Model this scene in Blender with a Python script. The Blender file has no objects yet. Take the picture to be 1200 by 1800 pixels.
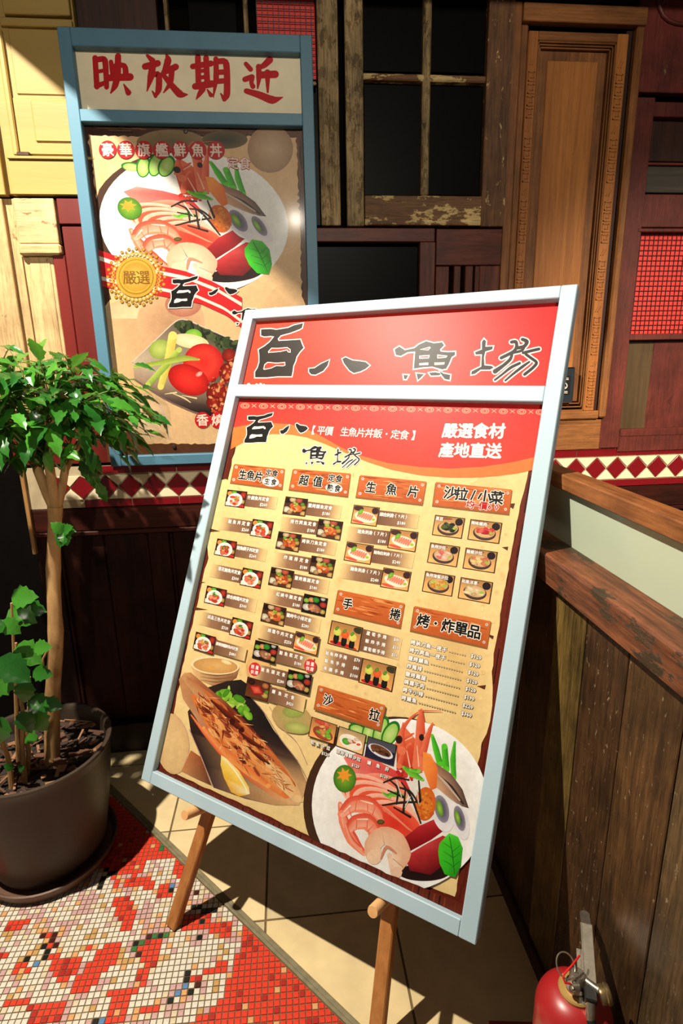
import bpy, bmesh, math, random
import numpy as np
from mathutils import Vector, Matrix, Quaternion, noise as mnoise
from mathutils.geometry import tessellate_polygon

random.seed(11)
SC = bpy.context.scene
COL = SC.collection

# ------------------------------------------------------------------ camera
# world: X runs along the back wall, Y into it, Z up; metres
FPX, PITCH, ROLL, YAW, CAMH = 994.9, 0.25937, -0.01852, 0.09409, 1.5
D = 2.05                                   # back wall plane
CAM = np.array([0.0, 0.0, CAMH])


def _axes():
    f = np.array([0, math.cos(PITCH), -math.sin(PITCH)])
    u = np.array([0, math.sin(PITCH), math.cos(PITCH)])
    r = np.array([1.0, 0, 0])
    r, u = math.cos(ROLL) * r + math.sin(ROLL) * u, -math.sin(ROLL) * r + math.cos(ROLL) * u
    c, s = math.cos(YAW), math.sin(YAW)
    M = np.array([[c, s, 0], [-s, c, 0], [0, 0, 1]])
    return M @ r, M @ u, M @ f


CR, CU, CF = _axes()
cd = bpy.data.cameras.new('camera')
cd.sensor_fit = 'VERTICAL'
cd.sensor_height = 36.0
cd.sensor_width = 24.0
cd.lens = 36.0 * FPX / 1800.0
cd.clip_start = 0.02
cam = bpy.data.objects.new('camera', cd)
COL.objects.link(cam)
cam.matrix_world = Matrix(((CR[0], CU[0], -CF[0], CAM[0]), (CR[1], CU[1], -CF[1], CAM[1]),
                           (CR[2], CU[2], -CF[2], CAM[2]), (0, 0, 0, 1)))
SC.camera = cam

# ------------------------------------------------------------------ view, world, lights
SC.view_settings.view_transform = 'Standard'
SC.view_settings.look = 'None'
SC.view_settings.gamma = 1.0
SC.view_settings.use_curve_mapping = False
SC.view_settings.exposure = 0.0

wd = bpy.data.worlds.new('world')
SC.world = wd
wd.use_nodes = True
wd.node_tree.nodes['Background'].inputs[0].default_value = (0.97, 0.97, 0.88, 1)
wd.node_tree.nodes['Background'].inputs[1].default_value = 0.11


def aim(o, target):
    d = Vector(target) - o.location
    o.rotation_euler = d.to_track_quat('-Z', 'Y').to_euler()


def spot(name, loc, target, watts, size, blend, radius, color):
    l = bpy.data.lights.new(name, 'SPOT')
    l.energy, l.spot_size, l.spot_blend, l.shadow_soft_size, l.color = watts, math.radians(size), blend, radius, color
    o = bpy.data.objects.new(name, l)
    COL.objects.link(o)
    o.location = loc
    aim(o, target)
    return o


KEY = (-1.16, 1.0, 3.2)
spot('ceiling_spot', KEY, (-0.2, 1.15, 0.0), 640, 124, 0.8, 0.022, (1.0, 0.92, 0.77))
# two unseen fill spots behind the camera; the first matches the poster glare
spot('fill_spot', (0.2, -2.7, 3.0), (0.3, 2.0, 2.05), 400, 52, 1.0, 0.05, (1.0, 0.91, 0.76))
spot('fill_spot', (1.5, -1.2, 3.1), (1.5, 2.05, 1.15), 880, 32, 1.0, 0.05, (1.0, 0.86, 0.66))  # unseen lamp added to brighten the lower right wall

# ------------------------------------------------------------------ pixel -> place helpers
def ray(x, y):
    return (x - 600) / FPX * CR - (y - 900) / FPX * CU + CF


def on_y(x, y, Y=D):
    d = ray(x, y)
    return CAM + d * (Y / d[1])


def on_x(x, y, X):
    d = ray(x, y)
    return CAM + d * (X / d[0])


def on_z(x, y, Z=0.0):
    d = ray(x, y)
    return CAM + d * ((Z - CAMH) / d[2])


def on_plane(x, y, o, n):
    d = ray(x, y)
    return CAM + d * (np.dot(o - CAM, n) / np.dot(d, n))


def to_px(P):
    P = np.asarray(P, float) - CAM
    z = P @ CF
    return 600 + FPX * (P @ CR) / z, 900 - FPX * (P @ CU) / z


# ------------------------------------------------------------------ colours and materials
def lin(c):
    return tuple(((v / 255.0) / 12.92 if v / 255.0 <= 0.04045 else ((v / 255.0 + 0.055) / 1.055) ** 2.4) for v in c[:3])


def rgba(c):
    return lin(c) + (1.0,)


MATS = {}


def _new(name):
    m = bpy.data.materials.new(name)
    m.use_nodes = True
    nt = m.node_tree
    return m, nt, nt.nodes, nt.links, nt.nodes['Principled BSDF']


def mat(name, col, rough=0.5, metal=0.0, var=0.12, vscale=12.0, bump=0.0, bscale=60.0, spec=0.5, coat=0.0, trans=0.0, sss=0.0):
    if name in MATS:
        return MATS[name]
    m, nt, N, L, b = _new(name)
    tc = N.new('ShaderNodeTexCoord')
    nz = N.new('ShaderNodeTexNoise')
    nz.inputs['Scale'].default_value = vscale
    nz.inputs['Detail'].default_value = 6
    L.new(tc.outputs['Object'], nz.inputs['Vector'])
    rp = N.new('ShaderNodeValToRGB')
    c = lin(col)
    rp.color_ramp.elements[0].position = 0.3
    rp.color_ramp.elements[1].position = 0.7
    rp.color_ramp.elements[0].color = tuple(v * (1 - var) for v in c) + (1,)
    rp.color_ramp.elements[1].color = tuple(min(1, v * (1 + var)) for v in c) + (1,)
    L.new(nz.outputs['Fac'], rp.inputs['Fac'])
    L.new(rp.outputs['Color'], b.inputs['Base Color'])
    b.inputs['Roughness'].default_value = rough
    b.inputs['Metallic'].default_value = metal
    b.inputs['Specular IOR Level'].default_value = spec
    b.inputs['Coat Weight'].default_value = coat
    b.inputs['Coat Roughness'].default_value = 0.08
    b.inputs['Transmission Weight'].default_value = trans
    if bump:
        n2 = N.new('ShaderNodeTexNoise')
        n2.inputs['Scale'].default_value = bscale
        n2.inputs['Detail'].default_value = 5
        L.new(tc.outputs['Object'], n2.inputs['Vector'])
        bp = N.new('ShaderNodeBump')
        bp.inputs['Strength'].default_value = bump
        bp.inputs['Distance'].default_value = 0.004
        L.new(n2.outputs['Fac'], bp.inputs['Height'])
        L.new(bp.outputs['Normal'], b.inputs['Normal'])
    MATS[name] = m
    return m


def wood(name, c1, c2, axis='Z', rough=0.6, stretch=14.0, base=7.0, paint=None, cover=0.5, pscale=14.0, paint2=None, bump=0.35, spec=0.3, seed=0.0, stain=0.0, worn=0.0):
    """wood grain along an axis; with paint: worn paint over it, cover 0..1"""
    if name in MATS:
        return MATS[name]
    m, nt, N, L, b = _new(name)
    tc = N.new('ShaderNodeTexCoord')
    mp = N.new('ShaderNodeMapping')
    sc = {'X': (1 / stretch, 1, 1), 'Y': (1, 1 / stretch, 1), 'Z': (1, 1, 1 / stretch)}[axis]
    mp.inputs['Scale'].default_value = sc
    mp.inputs['Location'].default_value = (seed * 3.1, seed * 1.7, seed * 2.3)
    L.new(tc.outputs['Object'], mp.inputs['Vector'])
    g1 = N.new('ShaderNodeTexNoise')
    g1.inputs['Scale'].default_value = base * 9
    g1.inputs['Detail'].default_value = 8
    g1.inputs['Roughness'].default_value = 0.62
    g1.inputs['Distortion'].default_value = 0.4
    L.new(mp.outputs['Vector'], g1.inputs['Vector'])
    g2 = N.new('ShaderNodeTexNoise')
    g2.inputs['Scale'].default_value = base
    g2.inputs['Detail'].default_value = 3
    L.new(mp.outputs['Vector'], g2.inputs['Vector'])
    mx = N.new('ShaderNodeMath')
    mx.operation = 'MULTIPLY_ADD'
    mx.inputs[1].default_value = 0.6
    L.new(g1.outputs['Fac'], mx.inputs[0])
    sc2 = N.new('ShaderNodeMath')
    sc2.operation = 'MULTIPLY'
    sc2.inputs[1].default_value = 0.4
    L.new(g2.outputs['Fac'], sc2.inputs[0])
    L.new(sc2.outputs[0], mx.inputs[2])
    rp = N.new('ShaderNodeValToRGB')
    rp.color_ramp.elements[0].position = 0.36
    rp.color_ramp.elements[1].position = 0.64
    rp.color_ramp.elements[0].color = rgba(c1)
    rp.color_ramp.elements[1].color = rgba(c2)
    L.new(mx.outputs[0], rp.inputs['Fac'])
    out = rp.outputs['Color']
    height = mx.outputs[0]
    if paint is not None:
        pm = N.new('ShaderNodeMapping')
        ps = {'X': (0.45, 1, 1), 'Y': (1, 0.45, 1), 'Z': (1, 1, 0.45)}[axis]
        pm.inputs['Scale'].default_value = ps
        pm.inputs['Location'].default_value = (seed * 5.3 + 3, seed * 2.9, seed * 4.1)
        L.new(tc.outputs['Object'], pm.inputs['Vector'])
        pn = N.new('ShaderNodeTexNoise')
        pn.inputs['Scale'].default_value = pscale
        pn.inputs['Detail'].default_value = 9
        pn.inputs['Roughness'].default_value = 0.68
        L.new(pm.outputs['Vector'], pn.inputs['Vector'])
        pr = N.new('ShaderNodeValToRGB')
        t = 0.5 + (0.5 - cover) * 0.42
        pr.color_ramp.elements[0].position = max(0.0, t - 0.012)
        pr.color_ramp.elements[1].position = min(1.0, t + 0.012)
        L.new(pn.outputs['Fac'], pr.inputs['Fac'])
        pv = N.new('ShaderNodeValToRGB')
        pv.color_ramp.elements[0].color = rgba(paint2 if paint2 else tuple(v * 0.86 for v in paint))
        pv.color_ramp.elements[1].color = rgba(paint)
        pv.color_ramp.elements[0].position = 0.3
        pv.color_ramp.elements[1].position = 0.62
        L.new(g2.outputs['Fac'], pv.inputs['Fac'])
        mi = N.new('ShaderNodeMixRGB')
        L.new(pr.outputs['Color'], mi.inputs['Fac'])
        L.new(out, mi.inputs['Color1'])
        L.new(pv.outputs['Color'], mi.inputs['Color2'])
        out = mi.outputs['Color']
        ad = N.new('ShaderNodeMath')
        ad.operation = 'MULTIPLY_ADD'
        ad.inputs[1].default_value = 0.5
        L.new(pr.outputs['Color'], ad.inputs[0])
        L.new(height, ad.inputs[2])
        height = ad.outputs[0]
    def times(col, src, lo, hi, p0, p1):
        mr = N.new('ShaderNodeMapRange')
        mr.inputs['From Min'].default_value = p0
        mr.inputs['From Max'].default_value = p1
        mr.inputs['To Min'].default_value = lo
        mr.inputs['To Max'].default_value = hi
        L.new(src, mr.inputs['Value'])
        vm = N.new('ShaderNodeVectorMath')
        vm.operation = 'SCALE'
        L.new(col, vm.inputs[0])
        L.new(mr.outputs['Result'], vm.inputs['Scale'])
        return vm.outputs['Vector']
    if worn:
        cn = N.new('ShaderNodeTexNoise')
        cn.inputs['Scale'].default_value = base * 26
        cn.inputs['Detail'].default_value = 8
        cn.inputs['Roughness'].default_value = 0.75
        L.new(mp.outputs['Vector'], cn.inputs['Vector'])
        out = times(out, cn.outputs['Fac'], 1 - worn, 1.12, 0.36, 0.56)
    if stain:
        sn = N.new('ShaderNodeTexNoise')
        sn.inputs['Scale'].default_value = 5.5
        sn.inputs['Detail'].default_value = 7
        sn.inputs['Roughness'].default_value = 0.65
        L.new(tc.outputs['Object'], sn.inputs['Vector'])
        out = times(out, sn.outputs['Fac'], 1 - stain, 1.15, 0.38, 0.60)
    L.new(out, b.inputs['Base Color'])
    bp = N.new('ShaderNodeBump')
    bp.inputs['Strength'].default_value = bump
    bp.inputs['Distance'].default_value = 0.003
    L.new(height, bp.inputs['Height'])
    L.new(bp.outputs['Normal'], b.inputs['Normal'])
    b.inputs['Roughness'].default_value = rough
    b.inputs['Specular IOR Level'].default_value = spec
    MATS[name] = m
    return m


def print_mat(name, rough=0.42, mottle=0.10, scale=55.0, coat=0.0, ink=1.0):
    """printed sheet: the ink colour is stored on the mesh, a fine noise mottles it"""
    m, nt, N, L, b = _new(name)
    at = N.new('ShaderNodeAttribute')
    at.attribute_name = 'ink'
    tc = N.new('ShaderNodeTexCoord')
    nz = N.new('ShaderNodeTexNoise')
    nz.inputs['Scale'].default_value = scale
    nz.inputs['Detail'].default_value = 7
    nz.inputs['Roughness'].default_value = 0.7
    L.new(tc.outputs['Object'], nz.inputs['Vector'])
    mr = N.new('ShaderNodeMapRange')
    mr.inputs['From Min'].default_value = 0.3
    mr.inputs['From Max'].default_value = 0.7
    mr.inputs['To Min'].default_value = ink * (1 - mottle)
    mr.inputs['To Max'].default_value = ink * (1 + mottle)
    L.new(nz.outputs['Fac'], mr.inputs['Value'])
    vm = N.new('ShaderNodeVectorMath')
    vm.operation = 'SCALE'
    L.new(at.outputs['Color'], vm.inputs[0])
    L.new(mr.outputs['Result'], vm.inputs['Scale'])
    L.new(vm.outputs['Vector'], b.inputs['Base Color'])
    b.inputs['Roughness'].default_value = rough
    b.inputs['Specular IOR Level'].default_value = 0.15
    b.inputs['Coat Weight'].default_value = coat
    b.inputs['Coat Roughness'].default_value = 0.10
    MATS[name] = m
    return m


# ------------------------------------------------------------------ objects
def tag(o, label=None, cat=None, group=None, kind=None):
    if label:
        o['label'] = label
    if cat:
        o['category'] = cat
    if group:
        o['group'] = group
    if kind:
        o['kind'] = kind
    return o


def thing(name, loc, label, cat, group=None, kind=None):
    o = bpy.data.objects.new(name, None)
    o.empty_display_size = 0.05
    COL.objects.link(o)
    o.location = tuple(float(v) for v in loc)
    return tag(o, label, cat, group, kind)


def root_loc(p):
    v = Vector((0, 0, 0))
    while p is not None:
        v += p.location
        p = p.parent
    return v


class MB:
    """collects shapes given in world coordinates; build() links them as one mesh object"""

    def __init__(s):
        s.v, s.f, s.m = [], [], []

    def add(s, verts, faces, mi=0):
        o = len(s.v)
        s.v += [tuple(float(c) for c in p) for p in verts]
        s.f += [tuple(i + o for i in f) for f in faces]
        s.m += [mi] * len(faces)
        return s

    def obox(s, c, ax, half, ch=0.0, mi=0):
        """box with centre, three unit axes, half sizes; ch chamfers the edges"""
        c = np.asarray(c, float)
        ax = [np.asarray(a, float) for a in ax]
        h = half
        if ch <= 0:
            vs = [c + ax[0] * h[0] * i + ax[1] * h[1] * j + ax[2] * h[2] * k for i in (-1, 1) for j in (-1, 1) for k in (-1, 1)]
            return s.add(vs, [(0, 1, 3, 2), (4, 6, 7, 5), (0, 4, 5, 1), (2, 3, 7, 6), (0, 2, 6, 4), (1, 5, 7, 3)], mi)
        ch = min(ch, min(h) * 0.45)
        vs, idx = [], {}
        for i in (-1, 1):
            for j in (-1, 1):
                for k in (-1, 1):
                    for a in range(3):
                        q = [h[0] - ch, h[1] - ch, h[2] - ch]
                        q[a] = h[a]
                        idx[(i, j, k, a)] = len(vs)
                        vs.append(c + ax[0] * q[0] * i + ax[1] * q[1] * j + ax[2] * q[2] * k)
        fs = []
        for sg in (-1, 1):
            fs.append([idx[(sg, j, k, 0)] for j, k in ((-1, -1), (1, -1), (1, 1), (-1, 1))])
            fs.append([idx[(i, sg, k, 1)] for i, k in ((-1, -1), (-1, 1), (1, 1), (1, -1))])
            fs.append([idx[(i, j, sg, 2)] for i, j in ((-1, -1), (1, -1), (1, 1), (-1, 1))])
        for i in (-1, 1):
            for j in (-1, 1):
                fs.append([idx[(i, j, -1, 0)], idx[(i, j, 1, 0)], idx[(i, j, 1, 1)], idx[(i, j, -1, 1)]])
                fs.append([idx[(i, -1, j, 0)], idx[(i, 1, j, 0)], idx[(i, 1, j, 2)], idx[(i, -1, j, 2)]])
                fs.append([idx[(-1, i, j, 1)], idx[(1, i, j, 1)], idx[(1, i, j, 2)], idx[(-1, i, j, 2)]])
                for k in (-1, 1):
                    fs.append([idx[(i, j, k, a)] for a in range(3)])
        return s.add(vs, fs, mi)

    def box(s, x0, x1, y0, y1, z0, z1, ch=0.0, mi=0):
        return s.obox(((x0 + x1) / 2, (y0 + y1) / 2, (z0 + z1) / 2), ((1, 0, 0), (0, 1, 0), (0, 0, 1)),
                      (abs(x1 - x0) / 2, abs(y1 - y0) / 2, abs(z1 - z0) / 2), ch, mi)

    def prism(s, pts, y0, y1, mi=0):
        """polygon of (x, z) points on the wall, pushed from y0 to y1"""
        n = len(pts)
        vs = [(x, y0, z) for x, z in pts] + [(x, y1, z) for x, z in pts]
        tri = tessellate_polygon([[Vector((x, z, 0)) for x, z in pts]])
        fs = [tuple(t) for t in tri] + [tuple(i + n for i in t) for t in tri]
        fs += [(i, (i + 1) % n, (i + 1) % n + n, i + n) for i in range(n)]
        return s.add(vs, fs, mi)

    def tube(s, pts, rad, seg=10, cap=True, mi=0):
        pts = [Vector(tuple(float(c) for c in p)) for p in pts]
        if not isinstance(rad, (list, tuple)):
            rad = [rad] * len(pts)
        vs, fs = [], []
        up = None
        for i, p in enumerate(pts):
            d = (pts[min(i + 1, len(pts) - 1)] - pts[max(i - 1, 0)]).normalized()
            if up is None:
                up = d.orthogonal().normalized()
            else:
                up = (up - d * up.dot(d)).normalized()
            w = d.cross(up)
            for k in range(seg):
                a = 2 * math.pi * k / seg
                vs.append(p + (up * math.cos(a) + w * math.sin(a)) * rad[i])
        for i in range(len(pts) - 1):
            for k in range(seg):
                a, b2 = i * seg + k, i * seg + (k + 1) % seg
                fs.append((a, b2, b2 + seg, a + seg))
        if cap:
            fs.append(tuple(range(seg - 1, -1, -1)))
            fs.append(tuple(range((len(pts) - 1) * seg, len(pts) * seg)))
        return s.add(vs, fs, mi)

    def lathe(s, c, prof, seg=48, mi=0, axis=(0, 0, 1), close=False):
        """profile of (radius, height) about an axis through c"""
        a = Vector(axis).normalized()
        u = a.orthogonal().normalized()
        w = a.cross(u)
        c = Vector(tuple(float(q) for q in c))
        vs, fs = [], []
        for r, h in prof:
            for k in range(seg):
                t = 2 * math.pi * k / seg
                vs.append(c + a * h + (u * math.cos(t) + w * math.sin(t)) * r)
        for i in range(len(prof) - 1):
            for k in range(seg):
                p, q = i * seg + k, i * seg + (k + 1) % seg
                fs.append((p, q, q + seg, p + seg))
        if close:
            fs.append(tuple(range(seg - 1, -1, -1)))
            fs.append(tuple(range((len(prof) - 1) * seg, len(prof) * seg)))
        return s.add(vs, fs, mi)

    def build(s, name, mats, parent=None, smooth=False, label=None, kind=None, cat=None):
        me = bpy.data.meshes.new(name)
        off = root_loc(parent)
        me.from_pydata([(x - off.x, y - off.y, z - off.z) for x, y, z in s.v], [], s.f)
        for m in (mats if isinstance(mats, (list, tuple)) else [mats]):
            me.materials.append(m)
        me.polygons.foreach_set('material_index', s.m)
        bm = bmesh.new()
        bm.from_mesh(me)
        bmesh.ops.recalc_face_normals(bm, faces=bm.faces[:])
        bm.to_mesh(me)
        bm.free()
        if smooth:
            me.polygons.foreach_set('use_smooth', [True] * len(me.polygons))
            me.set_sharp_from_angle(angle=math.radians(40))
        o = bpy.data.objects.new(name, me)
        COL.objects.link(o)
        o.parent = parent
        return tag(o, label, cat, None, kind)


def inst(name, me, parent, loc, rot=None, scale=None):
    o = bpy.data.objects.new(name, me)
    COL.objects.link(o)
    o.parent = parent
    off = root_loc(parent)
    o.location = (loc[0] - off.x, loc[1] - off.y, loc[2] - off.z)
    if rot is not None:
        if isinstance(rot, Quaternion):
            o.rotation_mode = 'QUATERNION'
            o.rotation_quaternion = rot
        else:
            o.rotation_euler = rot
    if scale is not None:
        o.scale = (scale, scale, scale) if not isinstance(scale, (tuple, list)) else scale
    return o


def mesh_of(mb, name, m, smooth=False):
    """mesh data around its own origin, for pieces that share it"""
    me = bpy.data.meshes.new(name)
    me.from_pydata(mb.v, [], mb.f)
    for q in (m if isinstance(m, (list, tuple)) else [m]):
        me.materials.append(q)
    me.polygons.foreach_set('material_index', mb.m)
    bm = bmesh.new()
    bm.from_mesh(me)
    bmesh.ops.recalc_face_normals(bm, faces=bm.faces[:])
    bm.to_mesh(me)
    bm.free()
    if smooth:
        me.polygons.foreach_set('use_smooth', [True] * len(me.polygons))
    return me
# ================================================================== floor
GROUT = mat('mosaic grout', (104, 84, 52), 0.85, var=0.2, vscale=30)
T1, T2 = np.array([-0.547, 1.664]), np.array([0.096, 0.969])
TD = (T2 - T1) / np.linalg.norm(T2 - T1)
TN = np.array([TD[1], -TD[0]])               # points to the mosaic side
if np.dot(np.array([-0.6, 1.2]) - T1, TN) < 0:
    TN = -TN


def side(p):
    return float(np.dot(np.asarray(p)[:2] - T1, TN))


def clip(poly, lim, keep_mosaic):
    out = []
    g = (lambda p: side(p) - lim) if keep_mosaic else (lambda p: -side(p) - lim)
    for i in range(len(poly)):
        a, b = np.asarray(poly[i], float), np.asarray(poly[(i + 1) % len(poly)], float)
        ga, gb = g(a), g(b)
        if ga >= 0:
            out.append(a)
        if ga * gb < 0:
            out.append(a + (b - a) * ga / (ga - gb))
    return out


def slab_poly(mb, poly, z0, z1, ch, mi=0):
    n = len(poly)
    c = sum(poly) / n
    ins = [p + (c - p) * min(0.3, ch / max(1e-6, np.linalg.norm(c - p))) for p in poly]
    vs = [(p[0], p[1], z0) for p in poly] + [(p[0], p[1], z1 - ch * 0.6) for p in poly] + [(p[0], p[1], z1) for p in ins]
    fs = []
    for i in range(n):
        j = (i + 1) % n
        fs.append((i, j, j + n, i + n))
        fs.append((i + n, j + n, j + 2 * n, i + 2 * n))
    fs.append(tuple(range(2 * n, 3 * n)))
    mb.add(vs, fs, mi)


floor = MB().box(-2.8, 3.2, -1.2, 2.3, -0.06, -0.0022).build('floor', GROUT)
tag(floor, 'red and white mosaic floor beside beige stone slabs', 'floor', kind='structure')

TC = [('red', (232, 62, 42)), ('white', (228, 218, 200)), ('pink', (208, 164, 160)), ('orange', (226, 164, 108)), ('tan', (204, 158, 96)),
      ('black', (24, 27, 22)), ('maroon', (72, 24, 22)), ('blue', (92, 136, 182)), ('green', (56, 118, 62)), ('cream', (222, 204, 170)), ('crimson', (180, 40, 34))]
TM = [mat('mosaic ' + n, tuple(v * 0.91 for v in c), 0.32, var=0.10, vscale=120, spec=0.4) for n, c in TC]
TI = {n: i for i, (n, c) in enumerate(TC)}
RED = [[(432, 1622), (452, 1622), (640, 1800), (700, 1900), (240, 1900), (325, 1800), (365, 1782), (385, 1760), (403, 1720), (412, 1690), (425, 1650)],
       [(170, 1380), (250, 1440), (265, 1480), (240, 1552), (222, 1530), (205, 1560), (188, 1530), (160, 1500)],
       [(258, 1462), (275, 1468), (326, 1510), (322, 1545), (308, 1545), (306, 1508), (262, 1508)],
       [(217, 1543), (268, 1541), (270, 1560), (215, 1562)], [(277, 1551), (308, 1551), (300, 1580), (270, 1580)],
       [(195, 1580), (225, 1575), (240, 1600), (232, 1640), (218, 1640), (205, 1610)],
       [(190, 1655), (213, 1658), (208, 1682), (178, 1716), (150, 1742), (128, 1744), (140, 1712), (165, 1682)],
       [(85, 1700), (96, 1680), (142, 1684), (136, 1716), (104, 1724)], [(12, 1755), (52, 1752), (50, 1770), (10, 1775)],
       [(48, 1775), (60, 1760), (120, 1762), (115, 1784), (80, 1800), (50, 1800)], [(192, 1738), (236, 1732), (232, 1752), (214, 1800), (186, 1800)],
       [(262, 1650), (284, 1654), (272, 1690), (262, 1720), (240, 1748), (228, 1734), (250, 1700), (245, 1664)], [(248, 1763), (284, 1762), (282, 1782), (246, 1784)],
       [(14, 1617), (60, 1612), (36, 1634), (8, 1634)], [(320, 1606), (372, 1604), (372, 1632), (322, 1636)], [(356, 1630), (404, 1620), (402, 1650), (380, 1640)],
       [(322, 1716), (352, 1712), (350, 1726), (320, 1730)], [(360, 1700), (400, 1690), (396, 1712), (362, 1716)], [(-40, 1690), (12, 1668), (12, 1684), (-40, 1706)],
       [(86, 1640), (96, 1640), (92, 1690), (78, 1686)], [(30, 1690), (56, 1686), (40, 1712), (24, 1716)], [(-120, 1560), (-30, 1540), (-20, 1600), (-110, 1640)],
       [(300, 1800), (420, 1800), (380, 1900), (260, 1900)], [(90, 1812), (170, 1800), (150, 1880), (60, 1890)]]
MARK = {'black': [(75, 1662), (90, 1668), (77, 1680), (45, 1682), (243, 1653), (287, 1642), (333, 1708), (330, 1720), (337, 1743), (302, 1758), (359, 1617), (354, 1644),
                  (171, 1795), (305, 1561), (183, 1530), (180, 1540), (178, 1552), (192, 1536), (198, 1534), (175, 1562), (342, 1597), (352, 1597), (362, 1597), (372, 1596), (382, 1597)],
        'maroon': [(72, 1642), (93, 1640), (98, 1648), (103, 1657), (95, 1658), (265, 1643), (248, 1673), (351, 1730), (349, 1569)],
        'blue': [(60, 1692), (328, 1733), (315, 1747), (182, 1795), (307, 1553), (418, 1604)],
        'green': [(253, 1653), (240, 1665), (277, 1642), (296, 1641), (284, 1486), (282, 1494)]}


def inpoly(x, y, P):
    r, j = False, len(P) - 1
    for i in range(len(P)):
        if (P[i][1] > y) != (P[j][1] > y) and x < (P[j][0] - P[i][0]) * (y - P[i][1]) / (P[j][1] - P[i][1] + 1e-9) + P[i][0]:
            r = not r
        j = i
    return r


PT = 0.0153
GA = math.radians(-1.0)
GX, GY = np.array([math.cos(GA), math.sin(GA)]), np.array([-math.sin(GA), math.cos(GA)])
marks = {}
for nm, lst in MARK.items():
    for x, y in lst:
        w = on_z(x, y)[:2]
        marks[(int(math.floor(w @ GX / PT)), int(math.floor(w @ GY / PT)))] = nm
tiles = []
rt = random.Random(5)
for i in range(-130, 34):
    for j in range(22, 132):
        c = GX * (i + 0.5) * PT + GY * (j + 0.5) * PT
        if side(c) < -0.004 or np.hypot(c[0] + 0.8, c[1] - 1.56) < 0.15:
            continue
        x, y = to_px((c[0], c[1], 0))
        n1 = mnoise.noise(Vector((c[0] * 13, c[1] * 13, 1.7)))
        if (i, j) in marks:
            k = marks[(i, j)]
        elif any(inpoly(x, y, P) for P in RED):
            k = 'red' if rt.random() < 0.86 else ('crimson' if rt.random() < 0.75 else 'orange')
        elif mnoise.noise(Vector((c[0] * 11, c[1] * 11, 9.2))) > 0.33 and (x < 0 or y > 1800 or y < 1500):
            k = 'red'
        else:
            r = rt.random()
            if n1 > 0.12:
                k = 'pink' if r < 0.55 else ('white' if r < 0.75 else ('cream' if r < 0.9 else 'orange'))
            elif n1 < -0.42:
                k = 'orange' if r < 0.22 else ('tan' if r < 0.36 else ('white' if r < 0.9 else 'red'))
            else:
                k = 'white' if r < 0.72 else ('cream' if r < 0.84 else ('pink' if r < 0.92 else ('tan' if r < 0.96 else 'orange')))
        tiles.append((c, k, x, y))
whole = [t for t in tiles if side(t[0]) > 0.024 and 4 < t[2] < 1000 and t[3] < 1797 and not (t[2] < 190 and t[3] < 1600)]
whole.sort(key=lambda t: -t[3])
near = set(id(t) for t in whole[:300])
hs = PT * 0.425


def tile_mesh(n):
    b = MB()
    sq = [np.array(p) * hs for p in ((-1, -1), (1, -1), (1, 1), (-1, 1))]
    slab_poly(b, sq, -0.0025, 0.0, 0.0009)
    return mesh_of(b, 'mosaic_tile', TM[TI[n]])


tmesh = {n: tile_mesh(n) for n, c in TC}
rest = MB()
for t in tiles:
    c, k = t[0], t[1]
    if id(t) in near:
        inst('mosaic_tile', tmesh[k], floor, (c[0], c[1], rt.uniform(-0.0003, 0.0003)), (rt.uniform(-.01, .01), rt.uniform(-.01, .01), GA + rt.uniform(-0.02, 0.02)))
        continue
    poly = [c + GX * hs * a + GY * hs * b for a, b in ((-1, -1), (1, -1), (1, 1), (-1, 1))]
    if side(c) < 0.024:
        poly = clip(poly, 0.013, True)
        if len(poly) < 3:
            continue
    dz = rt.uniform(-0.0003, 0.0003)
    slab_poly(rest, poly, -0.0025, dz, 0.0009, TI[k])
rest.build('mosaic_tile_field', TM, floor, kind='stuff')

# stone slabs beyond the divider
ST = [mat('beige stone', (214, 190, 142), 0.42, var=0.10, vscale=14, bump=0.08, bscale=40), mat('beige stone greyer', (196, 178, 138), 0.45, var=0.12, vscale=12, bump=0.08),
      mat('beige stone warm', (220, 196, 150), 0.42, var=0.08, vscale=18, bump=0.08)]
gx = [-1.5, -1.15, -0.80, -0.441, -0.115, 0.242, 0.60]
gy = [-0.9, -0.52, -0.15, 0.20, 0.55, 0.90, 1.25, 1.60, 1.95, 2.3]
kk = 0
for i in range(len(gx) - 1):
    for j in range(len(gy) - 1):
        q = [np.array(p) for p in ((gx[i] + .003, gy[j] + .003), (gx[i + 1] - .003, gy[j] + .003), (gx[i + 1] - .003, gy[j + 1] - .003), (gx[i] + .003, gy[j + 1] - .003))]
        q = clip(q, 0.012, False)
        if len(q) < 3:
            continue
        b = MB()
        slab_poly(b, q, -0.003, 0.0004, 0.0016)
        b.build('stone_slab', ST[kk % 3], floor)
        kk += 1
# divider strip between mosaic and stone: a pale bead and a dark joint
STRIP = mat('divider strip', (122, 112, 84), 0.55, var=0.2, vscale=40)
b = MB()
for o, w, z in ((0.006, 0.0045, 0.0022), (-0.005, 0.0055, 0.0008)):
    c = (T1 + T2) / 2 + TN * o
    b.obox((c[0], c[1], z - 0.004), ((TD[0], TD[1], 0), (TN[0], TN[1], 0), (0, 0, 1)), (1.6, w, 0.004), 0.0008)
b.build('divider_strip', STRIP, floor)

# ================================================================== back wall, ceiling
DARK = mat('dark recess', (8, 6, 5), 0.9, var=0.2, spec=0.05)
wall = MB().box(-2.8, 3.2, D + 0.05, D + 0.12, 0, 3.3).build('wall_back', DARK)
tag(wall, 'dark back wall carrying old doors and windows', 'wall', kind='structure')
ceil = MB().box(-2.8, 3.2, -1.2, D + 0.12, 3.32, 3.36).build('ceiling', mat('ceiling paint', (52, 44, 36), 0.9))
tag(ceil, 'dark painted ceiling over the entrance', 'ceiling', kind='structure')
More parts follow.
